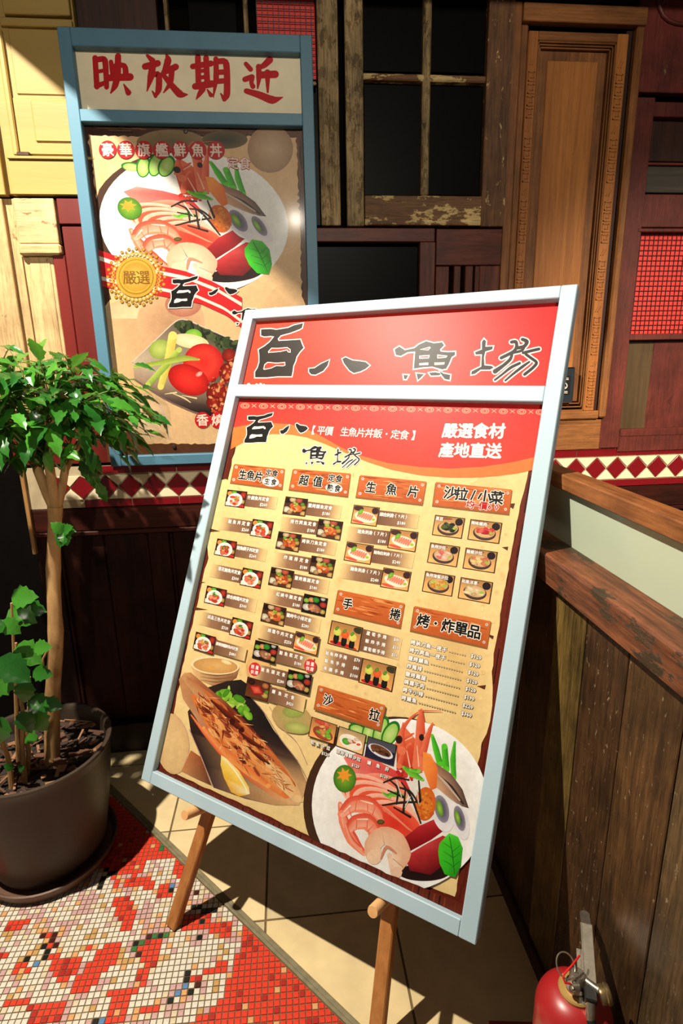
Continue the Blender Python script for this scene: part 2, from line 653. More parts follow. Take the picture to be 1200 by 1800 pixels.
# dropped soffit in front of the wall; its slanted edge cuts the lamp light
b = MB()
sp = [(-1.03, 2.10), (-0.663, 1.36), (3.1, 1.36), (3.1, 2.10)]
slab = [np.array(p) for p in sp]
slab_poly(b, slab, 2.62, 2.66, 0.002)
b.add([(p[0], p[1], 2.62) for p in sp], [(0, 1, 2, 3)])
tag(b.build('trim_3', mat('soffit paint', (60, 48, 38), 0.8)), 'dropped dark soffit board above the old doors', 'soffit', kind='structure')


def wbox(parent, name, x0, y0, x1, y1, proud, m, thick=0.03, ch=0.0022, label=None):
    """a box on the wall from the pixels of its top left and bottom right corners"""
    a, c = on_y(x0, y0, D - proud), on_y(x1, y1, D - proud)
    return MB().box(a[0], c[0], D - proud, D - proud + thick, c[2], a[2], ch).build(name, m, parent, label=label)


YEL = wood('yellow paint', (150, 104, 52), (196, 160, 84), 'X', 0.5, paint=(158, 130, 70), paint2=(146, 118, 62), cover=0.97, pscale=9, bump=0.2)
CREAM = wood('cream worn paint', (96, 62, 34), (150, 108, 66), 'Z', 0.6, paint=(184, 152, 108), paint2=(160, 126, 82), cover=0.80, pscale=16, bump=0.45, worn=0.35, stain=0.25)
CREAM2 = wood('cream worn paint across', (92, 58, 32), (146, 104, 64), 'X', 0.6, paint=(186, 156, 112), paint2=(166, 132, 88), cover=0.78, pscale=20, bump=0.45, seed=2, worn=0.3, stain=0.3)
OLIVE = wood('olive worn wood', (70, 52, 28), (146, 118, 72), 'Z', 0.65, paint=(156, 130, 88), paint2=(120, 96, 60), cover=0.60, pscale=46, bump=0.6, seed=3, worn=0.65, stain=0.45)
OLIVE2 = wood('brown wood with pale chips', (74, 46, 26), (110, 74, 44), 'Z', 0.65, paint=(190, 158, 110), cover=0.24, pscale=40, bump=0.5, seed=4, worn=0.5, stain=0.3)
OLIVE3 = wood('brown rail with pale chips', (80, 52, 30), (118, 82, 50), 'X', 0.65, paint=(196, 166, 110), cover=0.46, pscale=24, bump=0.5, seed=5, worn=0.45, stain=0.3)
DRED = wood('dark red paint', (60, 18, 12), (86, 30, 20), 'Z', 0.42, paint=(104, 28, 22), paint2=(80, 22, 18), cover=0.85, pscale=12, bump=0.25, seed=6)
RBROWN = wood('red brown wood', (70, 28, 16), (112, 50, 30), 'X', 0.5, bump=0.25, seed=7, worn=0.4, stain=0.3)
RBROWNZ = wood('red brown wood upright', (66, 28, 16), (108, 50, 30), 'Z', 0.5, bump=0.25, seed=8, worn=0.4, stain=0.3)
DBROWN = wood('dark brown wood', (34, 16, 10), (62, 30, 18), 'Z', 0.55, bump=0.3, seed=9)
OAK = wood('orange oak', (134, 78, 34), (168, 106, 50), 'Z', 0.45, stretch=22, bump=0.15, seed=10, worn=0.15)
OAKD = wood('old oak', (98, 58, 27), (140, 88, 44), 'Z', 0.5, stretch=18, bump=0.25, seed=11, worn=0.3, stain=0.25)
OAKX = wood('old oak across', (98, 58, 27), (140, 88, 44), 'X', 0.5, stretch=18, bump=0.25, seed=12, worn=0.3, stain=0.25)
MRED = wood('maroon paint', (64, 22, 18), (92, 36, 28), 'Z', 0.5, paint=(100, 42, 32), paint2=(80, 32, 25), cover=0.88, pscale=20, bump=0.3, seed=13, worn=0.35, stain=0.3)
MREDP = wood('maroon peeling paint', (70, 56, 34), (170, 142, 84), 'Z', 0.5, paint=(106, 42, 33), paint2=(84, 32, 25), cover=0.76, pscale=9, bump=0.6, seed=14, worn=0.3, stain=0.4)
GREYB = wood('grey board', (44, 40, 34), (74, 66, 54), 'X', 0.6, bump=0.4, seed=15)
OLIVEB = wood('olive brown board', (58, 42, 25), (84, 64, 38), 'Z', 0.5, bump=0.3, seed=16)
GLASSD = mat('dark window glass', (10, 10, 9), 0.35, var=0.1, spec=0.04)
REDM = mat('red mesh lining', (214, 44, 34), 0.6, var=0.08)
WIRE = mat('dark wire', (40, 14, 12), 0.5)

# --- yellow door, top left
d1 = thing('door_1', on_y(60, 343, D), 'yellow painted panel door at the upper left', 'door', kind='structure')
wbox(d1, 'stile', -90, -60, 10, 343, 0.022, YEL)
wbox(d1, 'rail', 11, 281, 168, 343, 0.022, YEL)
wbox(d1, 'ledge', 11, 273, 166, 281, 0.028, YEL)
wbox(d1, 'rail', -6, -60, 123, 27, 0.022, YEL)
wbox(d1, 'moulding', -2, 29, 127, 48, 0.014, YEL)
wbox(d1, 'bevel_strip', 1, 49, 23, 273, 0.013, YEL, ch=0.006)
wbox(d1, 'panel', 13, 49, 143, 168, 0.004, YEL)
wbox(d1, 'panel', 21, 171, 158, 273, 0.005, YEL)
wbox(d1, 'raised_field', 52, 174, 156, 251, 0.010, YEL, ch=0.004)
wbox(d1, 'wood_chip', 28, 266, 52, 274, 0.020, DBROWN, ch=0.004, label='dark chip where the paint broke off')
# --- cream door under it
d2 = thing('door_2', on_y(30, 720, D), 'cream weathered panel door below the yellow door', 'door', kind='structure')
wbox(d2, 'stile', -120, 348, 60, 722, 0.016, CREAM)
wbox(d2, 'rail', 22, 348, 104, 428, 0.016, CREAM2)
wbox(d2, 'moulding', 30, 428, 108, 448, 0.024, CREAM2, ch=0.006)
wbox(d2, 'bevel_strip', 38, 450, 76, 722, 0.008, CREAM, ch=0.006)
wbox(d2, 'panel', 50, 450, 124, 722, 0.003, CREAM)
for d_, m_, q in ((d1, YEL, (-90, -60, 166, 343)), (d2, CREAM, (-120, 348, 130, 722))):
    wbox(d_, 'backing_board', *q, 0.0005, m_)
# --- dark red door beside it
d3 = thing('door_3', on_y(140, 800, D), 'dark red door strip between the cream door and the poster frame', 'door', kind='structure')
wbox(d3, 'rail', 98, 348, 170, 394, 0.014, DRED)
wbox(d3, 'stile', 92, 448, 150, 722, 0.012, DRED)
wbox(d3, 'stile', 108, 398, 190, 722, 0.016, DRED)
wbox(d3, 'rail', 10, 724, 235, 812, 0.010, DRED)
# the two doors go on to the left, beyond the frame of the photo
for d_, m_, zt_a, zb_a, pr in ((d1, YEL, -60, 343, 0.022), (d2, CREAM, 348, 722, 0.016)):
    x_ = on_y(-88, 200, D)[0] if d_ is d1 else on_y(-118, 500, D)[0]
    z1_, z0_ = on_y(0, zt_a, D - pr)[2], on_y(0, zb_a, D - pr)[2]
    MB().box(x_ - 0.42, x_ - 0.004, D - 0.004, D + 0.03, z0_, z1_, 0.003).build('panel', m_, d_)
    MB().box(x_ - 0.53, x_ - 0.42, D - pr, D + 0.03, z0_, z1_, 0.003).build('stile', m_, d_)
# --- screen door behind the poster frame
w1 = thing('window_1', on_y(440, 395, D), 'old screen door with red mesh behind the poster frame', 'window', kind='structure')
wbox(w1, 'panel', 124, -60, 284, 120, 0.006, DBROWN)
wbox(w1, 'stile', 281, -60, 325, 400, 0.020, OLIVE)
wbox(w1, 'pane', 324, -60, 436, 400, -0.02, GLASSD)
wbox(w1, 'stile', 431, -60, 447, 400, 0.014, OLIVE)
wbox(w1, 'mesh_lining', 446, -60, 556, 140, -0.014, REDM)
wbox(w1, 'rail', 447, 140, 556, 149, 0.010, OLIVE3)
wbox(w1, 'pane', 446, 149, 566, 397, -0.03, GLASSD)
wbox(w1, 'stile', 554, -60, 599, 396, 0.022, OLIVE)


def wires(parent, x0, y0, x1, y1, proud, cell, r):
    a, c = on_y(x0, y0, D - proud), on_y(x1, y1, D - proud)
    b = MB()
    Y = D - proud
    x = a[0]
    while x < c[0]:
        b.box(x - r, x + r, Y - r, Y + r, c[2], a[2])
        x += cell
    z = c[2]
    while z < a[2]:
        b.box(a[0], c[0], Y - r * 2.6, Y - r * 0.8, z - r, z + r)
        z += cell
    b.build('wire_mesh', WIRE, parent, kind='stuff')


wires(w1, 447, -60, 555, 140, -0.006, 0.0165, 0.0010)
# --- four light window
w2 = thing('window_2', on_y(745, 397, D), 'four pane window sash with chipped paint and black panes', 'window', kind='structure')
wbox(w2, 'stile', 604, -60, 640, 397, 0.024, OLIVE)
wbox(w2, 'stile', 863, -60, 886, 398, 0.024, OLIVE2)
wbox(w2, 'rail', 641, 343, 853, 396, 0.022, OLIVE3)
wbox(w2, 'muntin', 746, -60, 753, 344, 0.016, OLIVE, ch=0.005)
wbox(w2, 'muntin', 637, 127, 747, 142, 0.015, OLIVE3, ch=0.005)
wbox(w2, 'muntin', 754, 130, 860, 145, 0.015, OLIVE3, ch=0.005)
for q in ((636, -60, 746, 128), (752, -60, 863, 130), (639, 142, 747, 344), (753, 144, 857, 344)):
    wbox(w2, 'pane', *q, -0.012, GLASSD, thick=0.006)
# --- red brown frame with a black opening
w3 = thing('window_3', on_y(660, 795, D), 'red brown window frame with a black pane below the sash', 'window', kind='structure')
wbox(w3, 'rail', 540, 400, 764, 425, 0.020, RBROWN)
wbox(w3, 'stile', 738, 425, 757, 795, 0.020, RBROWNZ)
wbox(w3, 'pane', 545, 425, 745, 795, -0.02, GLASSD)
# --- slatted panel
d4 = thing('door_4', on_y(825, 795, D), 'red brown door leaf with narrow upright slats', 'door', kind='structure')
wbox(d4, 'rail', 767, 402, 880, 466, 0.018, RBROWN)
wbox(d4, 'stile', 766, 468, 780, 795, 0.014, RBROWNZ)
for x in (798, 818, 835):
    wbox(d4, 'slat', x, 467, x + 1, 795, 0.010, RBROWNZ)
wbox(d4, 'stile', 843, 467, 866, 795, 0.014, RBROWNZ)
wbox(d4, 'backing', 786, 467, 846, 795, -0.02, DARK)

# --- carved oak door with mouldings and a fret band
d5 = thing('door_5', on_y(1000, 790, D), 'tall oak door with carved fret moulding around a plain panel', 'door', kind='structure')
XS = [on_y(x, 100, D)[0] for x in (894, 909, 923, 940, 948, 962, 1051, 1067, 1077, 1096, 1107, 1121)]
ZT = on_y(1000, 20, D)[2]
ZB = on_y(1000, 790, D)[2]
zt = lambda y: on_y(1000, y, D)[2]


def wb(parent, name, x0, x1, z0, z1, proud, m, thick=0.03, ch=0.002):
    return MB().box(x0, x1, D - proud, D - proud + thick, z0, z1, ch).build(name, m, parent)


wb(d5, 'stile', XS[0], XS[1], ZB, zt(14), 0.024, OAKD)
wb(d5, 'rail', XS[1], XS[11], zt(50), zt(18), 0.034, OAKX)
wb(d5, 'moulding', XS[1], XS[2], zt(735), zt(50), 0.018, OAKD, ch=0.005)
wb(d5, 'moulding', XS[10], XS[11], zt(735), zt(50), 0.030, OAKD, ch=0.006)
wb(d5, 'groove', XS[9], XS[10], zt(735), zt(50), 0.004, DBROWN)
wb(d5, 'fret_band', XS[2], XS[3], zt(722), zt(62), 0.020, OAK)
wb(d5, 'fret_band', XS[8], XS[9], zt(722), zt(62), 0.020, OAK)
wb(d5, 'fret_band', XS[3], XS[8], zt(78), zt(62), 0.020, OAKX)
for i, (w0, pr) in enumerate(((0.0, 0.017), (0.33, 0.012), (0.66, 0.008))):
    xl, xr = XS[3] + (XS[4] - XS[3]) * w0, XS[8] - (XS[8] - XS[7]) * w0
    zz = zt(78 + 12 * w0)
    zb = zt(722 - 18 * w0)
    wl = (XS[4] - XS[3]) * 0.30
    wb(d5, 'bead', xl, xl + wl, zb, zz, pr, OAKD, ch=0.0025)
    wb(d5, 'bead', xr - wl, xr, zb, zz, pr, OAKD, ch=0.0025)
    wb(d5, 'bead', xl, xr, zz - wl, zz, pr, OAKX, ch=0.0025)
    wb(d5, 'bead', xl, xr, zb, zb + wl, pr, OAKX, ch=0.0025)
wb(d5, 'panel', XS[4], XS[7], zt(706), zt(90), -0.002, OAKD)
wb(d5, 'overlay_board', XS[5], XS[6], zt(712), zt(108), 0.003, OAK, thick=0.012, ch=0.002)
wb(d5, 'moulding', XS[1], XS[10], zt(737), zt(722), 0.026, OAKX, ch=0.005)
wb(d5, 'rail', XS[0], XS[11], ZB, zt(738), 0.014, OAKX)
# fret carving: meander relief on the bands
fb = MB()


def meander(xc, w, z0, z1):
    z, k = z0, 0
    t = 0.0014
    Y = D - 0.0215
    while z < z1 - 0.05:
        if k % 5 == 4:
            for s in (-1, 1):
                fb.obox((xc + s * w * .12, Y, z + .02), ((.5, 0, .866), (0, 1, 0), (-.866, 0, .5)), (w * .30, .0014, t), 0)
            z += 0.05
        else:
            h = 0.027
            fb.box(xc - w * .36, xc + w * .36, Y - .0012, Y + .0012, z, z + t * 2)
            fb.box(xc - w * .36, xc - w * .36 + t * 2, Y - .0012, Y + .0012, z, z + h)
            fb.box(xc - w * .36, xc + w * .36, Y - .0012, Y + .0012, z + h - t * 2, z + h)
            fb.box(xc + w * .16, xc + w * .16 + t * 2, Y - .0012, Y + .0012, z + h * .35, z + h)
            fb.box(xc - w * .14, xc + w * .2, Y - .0012, Y + .0012, z + h * .35, z + h * .35 + t * 2)
            z += 0.034
        k += 1


meander((XS[2] + XS[3]) / 2, XS[3] - XS[2], zt(715), zt(80))
meander((XS[8] + XS[9]) / 2, XS[9] - XS[8], zt(715), zt(80))
fb.build('fret_carving', OAK, d5, kind='stuff')
# --- beam over it
b = MB()
a, c = on_y(880, -40, D), on_y(1135, 8, D)
b.box(a[0], c[0], D - 0.05, D + 0.03, c[2], a[2], 0.003)
tag(b.build('trim_2', GREYB), 'dark grey beam end over the carved oak door', 'beam', kind='structure')
# --- maroon door at the right edge
d6 = thing('door_6', on_y(1150, 787, D), 'maroon door with red mesh and board panels at the right edge', 'door', kind='structure')
wbox(d6, 'peeling_board', 1131, -60, 1300, 166, 0.026, MREDP)
wbox(d6, 'stile', 1114, 170, 1086, 787, 0.018, MRED)
wbox(d6, 'rail', 1141, 178, 1300, 208, 0.016, MRED)
wbox(d6, 'panel', 1136, 208, 1300, 286, -0.012, DBROWN)
wbox(d6, 'ledge', 1134, 285, 1300, 292, 0.004, RBROWN)
wbox(d6, 'board', 1133, 292, 1300, 340, 0.000, GREYB)
wbox(d6, 'rail', 1128, 341, 1300, 400, 0.014, MRED)
wbox(d6, 'ledge', 1122, 401, 1300, 408, 0.020, MRED)
wbox(d6, 'mesh_lining', 1118, 409, 1300, 586, -0.007, REDM)
wires(d6, 1119, 409, 1300, 586, -0.004, 0.0168, 0.0009)
wbox(d6, 'ledge', 1106, 587, 1300, 595, 0.018, MRED)
wbox(d6, 'board', 1104, 596, 1148, 757, -0.010, OLIVEB)
wbox(d6, 'board', 1150, 596, 1300, 757, -0.008, MRED)
wbox(d6, 'bead', 1090, 755, 1300, 761, 0.016, MRED)
wbox(d6, 'rail', 1088, 761, 1300, 787, 0.014, MRED)
pts = []
for k in range(13):
    t = k / 12
    e = on_y(1158 + 60 * t * t, -20 + 62 * math.sin(t * math.pi / 2), D - 0.030)
    pts.append(e)
pts = [on_y(x, y, D - 0.030) for x, y in ((1157, -30), (1157, 0), (1159, 14), (1165, 27), (1175, 36), (1188, 41), (1205, 43), (1230, 44))]
MB().tube(pts, 0.006, 8).build('rope_moulding', MRED, d6, smooth=True)

# ================================================================== tile band along the wall
TZ1, TZ0 = 1.161, 1.012
band = thing('trim_1', (0.4, D, TZ0), 'maroon and cream diamond tile band along the wall', 'tile band', kind='structure')
BX0, BX1 = -0.925, 1.95
MB().box(BX0, BX1, D - 0.004, D + 0.05, TZ0, TZ1).build('grout_bed', mat('tile grout', (168, 150, 118), 0.85), band)
TMAR = mat('maroon glazed tile', (112, 14, 20), 0.16, var=0.06, spec=0.5)
TCRM = mat('cream glazed tile', (226, 206, 170), 0.16, var=0.05, spec=0.5)
P = 0.0829
X0 = 1.0961


def shp(pts, name, m):
    n = len(pts)
    c = np.mean(np.array(pts), axis=0)
    ins = [tuple(np.array(p) + (c - np.array(p)) * 0.05) for p in pts]
    vs = [(x, 0, z) for x, z in pts] + [(x, -0.0042, z) for x, z in pts] + [(x, -0.005, z) for x, z in ins]
    fs = [(i, (i + 1) % n, (i + 1) % n + n, i + n) for i in range(n)] + [(i + n, (i + 1) % n + n, (i + 1) % n + 2 * n, i + 2 * n) for i in range(n)] + [tuple(range(2 * n, 3 * n))]
    return mesh_of(MB().add(vs, fs), name, m)


dz = 0.0435
g = 0.0022
hw = P / 2
dia = shp([(0, dz - g), (hw - g, 0), (0, -dz + g), (-hw + g, 0)], 'diamond_tile', TMAR)
tup = shp([(-hw + g * 1.6, dz - g * .4), (hw - g * 1.6, dz - g * .4), (0, g * 2.2)], 'triangle_tile', TCRM)
tdn = shp([(-hw + g * 1.6, -dz + g * .4), (hw - g * 1.6, -dz + g * .4), (0, -g * 2.2)], 'triangle_tile', TCRM)
bt = shp([(-P + .0015, -.0135), (P - .0015, -.0135), (P - .0015, .0135), (-P + .0015, .0135)], 'border_tile', TMAR)
bb = shp([(-P + .0015, -.0125), (P - .0015, -.0125), (P - .0015, .0125), (-P + .0015, .0125)], 'border_tile', TMAR)
zc = TZ0 + 0.0275 + dz + 0.0015
Yb = D - 0.004
k0 = int(math.ceil((BX0 + hw - X0) / P))
k1 = int(math.floor((BX1 - hw - X0) / P))
for k in range(k0, k1 + 1):
    x = X0 + k * P
    inst('diamond_tile', dia, band, (x, Yb, zc))
    inst('triangle_tile', tup, band, (x + hw, Yb, zc))
    inst('triangle_tile', tdn, band, (x + hw, Yb, zc))
    if k % 2 == 0 and x + 2 * P <= BX1 + P and x >= BX0:
        inst('border_tile', bt, band, (x + P, Yb, TZ1 - 0.0145))
        inst('border_tile', bb, band, (x + P, Yb, TZ0 + 0.0135))

# ================================================================== wainscot below the band
WNS = wood('wainscot wood', (20, 6, 3), (44, 13, 6), 'Z', 0.6, spec=0.12, bump=0.3, seed=20, stain=0.5)
WNSX = wood('wainscot rail wood', (28, 9, 5), (62, 22, 11), 'X', 0.55, spec=0.15, bump=0.3, seed=21)
wn = thing('trim_4', (0.3, D, 0), 'dark red brown panelled wainscot under the tile band', 'wainscot', kind='structure')
wb2 = lambda name, x0, x1, z0, z1, pr, m, ch=0.003, th=0.04: MB().box(x0, x1, D - pr, D - pr + th, z0, z1, ch).build(name, m, wn)
wb2('rail', -0.92, 1.95, 0.925, 1.010, 0.004, WNSX)
wb2('moulding', -0.92, 1.95, 0.908, 0.924, 0.012, WNSX, 0.005)
xs = -0.92
kk = 0
while xs < 1.9:
    wb2('stile', xs, xs + 0.075, 0.13, 0.907, 0.004, WNS)
    wb2('panel', xs + 0.077, xs + 0.235, 0.13, 0.907, -0.012, WNS)
    wb2('panel', xs + 0.237, xs + 0.395, 0.13, 0.907, -0.011, WNS)
    wb2('bead', xs + 0.077, xs + 0.088, 0.13, 0.900, 0.000, WNS, 0.004)
    wb2('bead', xs + 0.384, xs + 0.395, 0.13, 0.900, 0.000, WNS, 0.004)
    xs += 0.472 - 0.075
bs = MB().box(-0.95, 1.95, D - 0.022, D + 0.02, 0, 0.125, 0.004).build('baseboard_back', wood('dark baseboard', (20, 12, 9), (36, 20, 13), 'X', 0.5, seed=22))
tag(bs, 'dark baseboard at the foot of the wainscot', 'baseboard', kind='structure')
# pale lath at the left end of the band
a, c = on_y(30, 812, D - 0.02), on_y(60, 975, D - 0.02)
lath = MB().box(a[0], a[0] + 0.013, D - 0.02, D + 0.02, c[2], a[2], 0.002).build('trim_5', wood('pale lath', (120, 84, 44), (168, 124, 72), 'Z', 0.6, seed=23))
tag(lath, 'thin pale wooden lath at the left end of the tile band', 'lath', kind='structure')

# ================================================================== low partition at the right
PX = 0.576
pr_ = thing('wall_right', (PX + 0.06, 1.2, 0), 'low plank partition with timber ledge and frosted glass top', 'partition', kind='structure')
PLK = [wood('olive plank', (74, 56, 24), (124, 98, 48), 'Z', 0.55, paint=(34, 60, 48), cover=0.12, pscale=9, bump=0.8, seed=30, worn=0.6, stain=0.5),
       wood('brown plank', (44, 27, 15), (82, 54, 29), 'Z', 0.5, paint=(150, 126, 96), cover=0.17, pscale=110, bump=0.8, seed=31, worn=0.6, stain=0.5),
       wood('brown plank two', (52, 34, 18), (94, 64, 34), 'Z', 0.5, paint=(150, 128, 96), cover=0.16, pscale=120, bump=0.8, seed=32, worn=0.6, stain=0.5),
       wood('red stained plank', (50, 22, 14), (82, 44, 25), 'Z', 0.5, paint=(44, 34, 22), cover=0.3, pscale=12, bump=0.8, seed=33, worn=0.6, stain=0.5),
       wood('grey brown plank', (52, 40, 26), (94, 72, 44), 'Z', 0.55, paint=(140, 120, 90), cover=0.17, pscale=110, bump=0.8, seed=34, worn=0.6, stain=0.5)]
ys = [2.045, 1.88, 1.72, 1.56, 1.40, 1.25, 1.10, 0.975, 0.835, 0.69, 0.55, 0.40, 0.24, 0.08, -0.1]
pm_ = [1, 2, 1, 3, 1, 2, 0, 1, 2, 4, 2, 1, 4, 3]
for i in range(len(ys) - 1):
    dx = random.uniform(-0.002, 0.002)
    MB().box(PX + dx, PX + 0.03, ys[i + 1] + 0.0012, ys[i] - 0.0012, 0.05, 1.02, 0.0018).build('plank', PLK[pm_[i]], pr_)
MB().box(PX + 0.03, PX + 0.13, -0.1, 2.045, 0.0, 1.02).build('core', DARK, pr_)
MB().box(PX - 0.012, PX + 0.03, -0.1, 2.045, 0.0, 0.05, 0.003).build('skirting', DBROWN, pr_)
LEDGE = wood('ledge timber', (58, 30, 18), (130, 76, 46), 'Y', 0.5, paint=(46, 34, 22), paint2=(70, 54, 34), cover=0.40, pscale=10, stretch=16, bump=0.7, seed=35, worn=0.5, stain=0.35)
MB().box(0.550, 0.715, -0.1, 2.045, 1.020, 1.088, 0.005).build('ledge', LEDGE, pr_)
RAIL = wood('rail timber', (98, 54, 26), (144, 90, 48), 'Y', 0.45, stretch=16, bump=0.3, seed=36, worn=0.3, stain=0.3)
MB().box(0.606, 0.656, -0.1, 2.045, 1.214, 1.249, 0.003).build('top_rail', RAIL, pr_)
gm = mat('frosted glass', (186, 196, 172), 0.22, var=0.04, vscale=3, spec=0.5, trans=0.25)
MB().box(0.627, 0.635, -0.1, 2.045, 1.084, 1.218).build('glass_pane', gm, pr_)
# ================================================================== printing: flat ink shapes on a panel
INK = print_mat('printed sheet', ink=0.63)
INKP = print_mat('glossy poster print', rough=0.4, coat=0.03, ink=0.64)
INKM = print_mat('matt print', rough=0.5, mottle=0.05, coat=0.0)
_glyph = {}


def glyph(text):
    """triangles of a piece of lettering in em units, with its box"""
    key = text
    if key in _glyph:
        return _glyph[key]
    cu = bpy.data.curves.new('lettering', 'FONT')
    cu.body = text
    cu.resolution_u = 1
    cu.dimensions = '2D'
    cu.fill_mode = 'BOTH'
    o = bpy.data.objects.new('lettering', cu)
    COL.objects.link(o)
    dg = bpy.context.evaluated_depsgraph_get()
    me = bpy.data.meshes.new_from_object(o.evaluated_get(dg))
    v = np.array([tuple(p.co)[:2] for p in me.vertices]) if len(me.vertices) else np.zeros((0, 2))
    f = [tuple(p.vertices) for p in me.polygons]
    bpy.data.meshes.remove(me)
    bpy.data.objects.remove(o)
    bpy.data.curves.remove(cu)
    if len(v):
        lo, hi = v.min(0), v.max(0)
    else:
        lo, hi = np.zeros(2), np.ones(2)
    _glyph[key] = (v, f, lo, hi)
    return _glyph[key]


class Sheet:
    """a flat panel: pixel positions in the photo are carried onto its plane"""

    def __init__(s, origin, ax, ay, back, root):
        s.o, s.ax, s.ay, s.nb, s.root = np.array(origin), np.array(ax), np.array(ay), np.array(back), root
        s.lift = 0.0002
        s.inc = 0.000003
        s.clear()

    def clear(s):
        s.v, s.f, s.c = [], [], []

    def st(s, x, y):
        P = on_plane(x, y, s.o, s.nb) - s.o
        return np.array([P @ s.ax, P @ s.ay])

    def raw(s, pts, faces, cols, mode='px'):
        """pts in pixels or in sheet metres; cols one colour or one per point"""
        s.lift += s.inc
        o = len(s.v)
        for p in pts:
            q = s.st(*p) if mode == 'px' else np.asarray(p, float)
            s.v.append(tuple(s.o + s.ax * q[0] + s.ay * q[1] - s.nb * s.lift))
        one = not isinstance(cols[0], (tuple, list))
        for i in range(len(pts)):
            s.c.append(lin(cols) if one else lin(cols[i]))
        s.f += [tuple(i + o for i in f) for f in faces]

    def poly(s, pts, cols, mode='px'):
        q = [s.st(*p) for p in pts] if mode == 'px' else [np.asarray(p, float) for p in pts]
        tri = tessellate_polygon([[Vector((a[0] * 100, a[1] * 100, 0)) for a in q]])
        s.raw(q, [tuple(t) for t in tri], cols, 'st')

    def ell(s, cx, cy, rx, ry, rot=0, cin=(255, 255, 255), cout=None, n=30, mid=None, arc=None, T=None):
        """filled ellipse in pixels, colour running from centre to rim"""
        cout = cout or cin
        a = math.radians(rot)
        T = T or (lambda x, y: (x, y))
        rings = [(0.0, cin), (0.55, mid or tuple((p + q) / 2 for p, q in zip(cin, cout))), (1.0, cout)]
        pts, cols, fs = [T(cx, cy)], [cin], []
        for r, c in rings[1:]:
            for k in range(n):
                t = 2 * math.pi * k / n
                x, y = rx * r * math.cos(t), ry * r * math.sin(t)
                pts.append(T(cx + x * math.cos(a) - y * math.sin(a), cy + x * math.sin(a) + y * math.cos(a)))
                cols.append(c)
        for k in range(n):
            fs.append((0, 1 + k, 1 + (k + 1) % n))
            fs.append((1 + k, 1 + n + k, 1 + n + (k + 1) % n, 1 + (k + 1) % n))
        s.raw(pts, fs, cols)

    def stroke(s, pts, w, col, T=None, col2=None, caps=True):
        """brush stroke along a line with a width at every point"""
        if not isinstance(w, (list, tuple)):
            w = [w] * len(pts)
        T = T or (lambda x, y: (x, y))
        P, Wd = [], []
        for i in range(len(pts) - 1):
            for k in range(4):
                t = k / 4
                P.append(np.array(pts[i]) * (1 - t) + np.array(pts[i + 1]) * t)
                Wd.append(w[i] * (1 - t) + w[i + 1] * t)
        P.append(np.array(pts[-1], float))
        Wd.append(w[-1])
        for _ in range(2):
            P = [P[0]] + [(P[i - 1] + 2 * P[i] + P[i + 1]) / 4 for i in range(1, len(P) - 1)] + [P[-1]]
        L, Rr = [], []
        for i in range(len(P)):
            d = P[min(i + 1, len(P) - 1)] - P[max(i - 1, 0)]
            d = d / (np.linalg.norm(d) + 1e-9)
            nn = np.array([-d[1], d[0]])
            L.append(P[i] + nn * Wd[i] / 2)
            Rr.append(P[i] - nn * Wd[i] / 2)
        n = len(P)
        col2 = col2 or col
        vs = [T(*p) for p in L] + [T(*p) for p in Rr]
        s.raw(vs, [(i, i + 1, n + i + 1, n + i) for i in range(n - 1)], [col] * n + [col2] * n)
        if caps:
            for e, ww in ((0, Wd[0]), (-1, Wd[-1])):
                if ww > 1e-6:
                    q = [T(P[e][0] + ww / 2 * math.cos(k * math.pi / 5), P[e][1] + ww / 2 * math.sin(k * math.pi / 5)) for k in range(10)]
                    s.raw(q, [tuple(range(10))], col if e == 0 else col)

    def quad(s, a, b, c, d, ca, cb=None, cc=None, cdd=None):
        s.raw([a, b, c, d], [(0, 1, 2, 3)], [ca, cb or ca, cc or cb or ca, cdd or ca])

    def chars(s, text, A, B, h, col, bold=0.0, outline=None, ow=0.03, wide=1.0):
        """single signs spread evenly between two pixel points (middle of the line)"""
        a, b = s.st(*A), s.st(*B)
        hh = abs(s.st(A[0], A[1] - h / 2)[1] - s.st(A[0], A[1] + h / 2)[1])
        n = len(text)
        d = (b - a)
        u = d / np.linalg.norm(d)
        w = np.array([-u[1], u[0]])
        sh8 = lambda r, m: [(r * math.cos(k * 2 * math.pi / m), r * math.sin(k * 2 * math.pi / m)) for k in range(m)]
        layers = ([(outline, sh8(bold + ow, 8))] if outline else []) + [(col, [(0, 0)] + (sh8(bold, 4) if bold else []))]
        for colr, shifts in layers:
            top = s.lift
            for i, ch in enumerate(text):
                if ch == ' ':
                    continue
                v, f, lo, hi = glyph(ch)
                if not len(v):
                    continue
                cc = a + d * ((i + 0.5) / n)
                mid = (lo + hi) / 2 if ord(ch) < 0x2e80 else np.array([(lo[0] + hi[0]) / 2, 0.38])
                base = s.lift
                for sx, sy in shifts:
                    q = (v - mid + (sx, sy)) * hh / 0.92
                    s.raw([cc + u * p[0] * wide + w * p[1] for p in q], f, colr, 'st')
                top = s.lift
                s.lift = base
            s.lift = top

    def run(s, text, A, h, col, bold=0.0, outline=None, ow=0.03, align='L', B=None, length=None):
        """a word or price set from a pixel point; h is the height of its signs in pixels"""
        a = s.st(*A)
        b = s.st(*B) if B else a + np.array([1.0, 0])
        u = (b - a) / np.linalg.norm(b - a)
        w = np.array([-u[1], u[0]])
        hh = abs(s.st(A[0], A[1] - h / 2)[1] - s.st(A[0], A[1] + h / 2)[1])
        v, f, lo, hi = glyph(text)
        k = hh / max(1e-6, hi[1] - lo[1])
        off = {'L': lo[0], 'R': hi[0], 'C': (lo[0] + hi[0]) / 2}[align]
        sh8 = lambda r, m: [(r * math.cos(j * 2 * math.pi / m), r * math.sin(j * 2 * math.pi / m)) for j in range(m)]
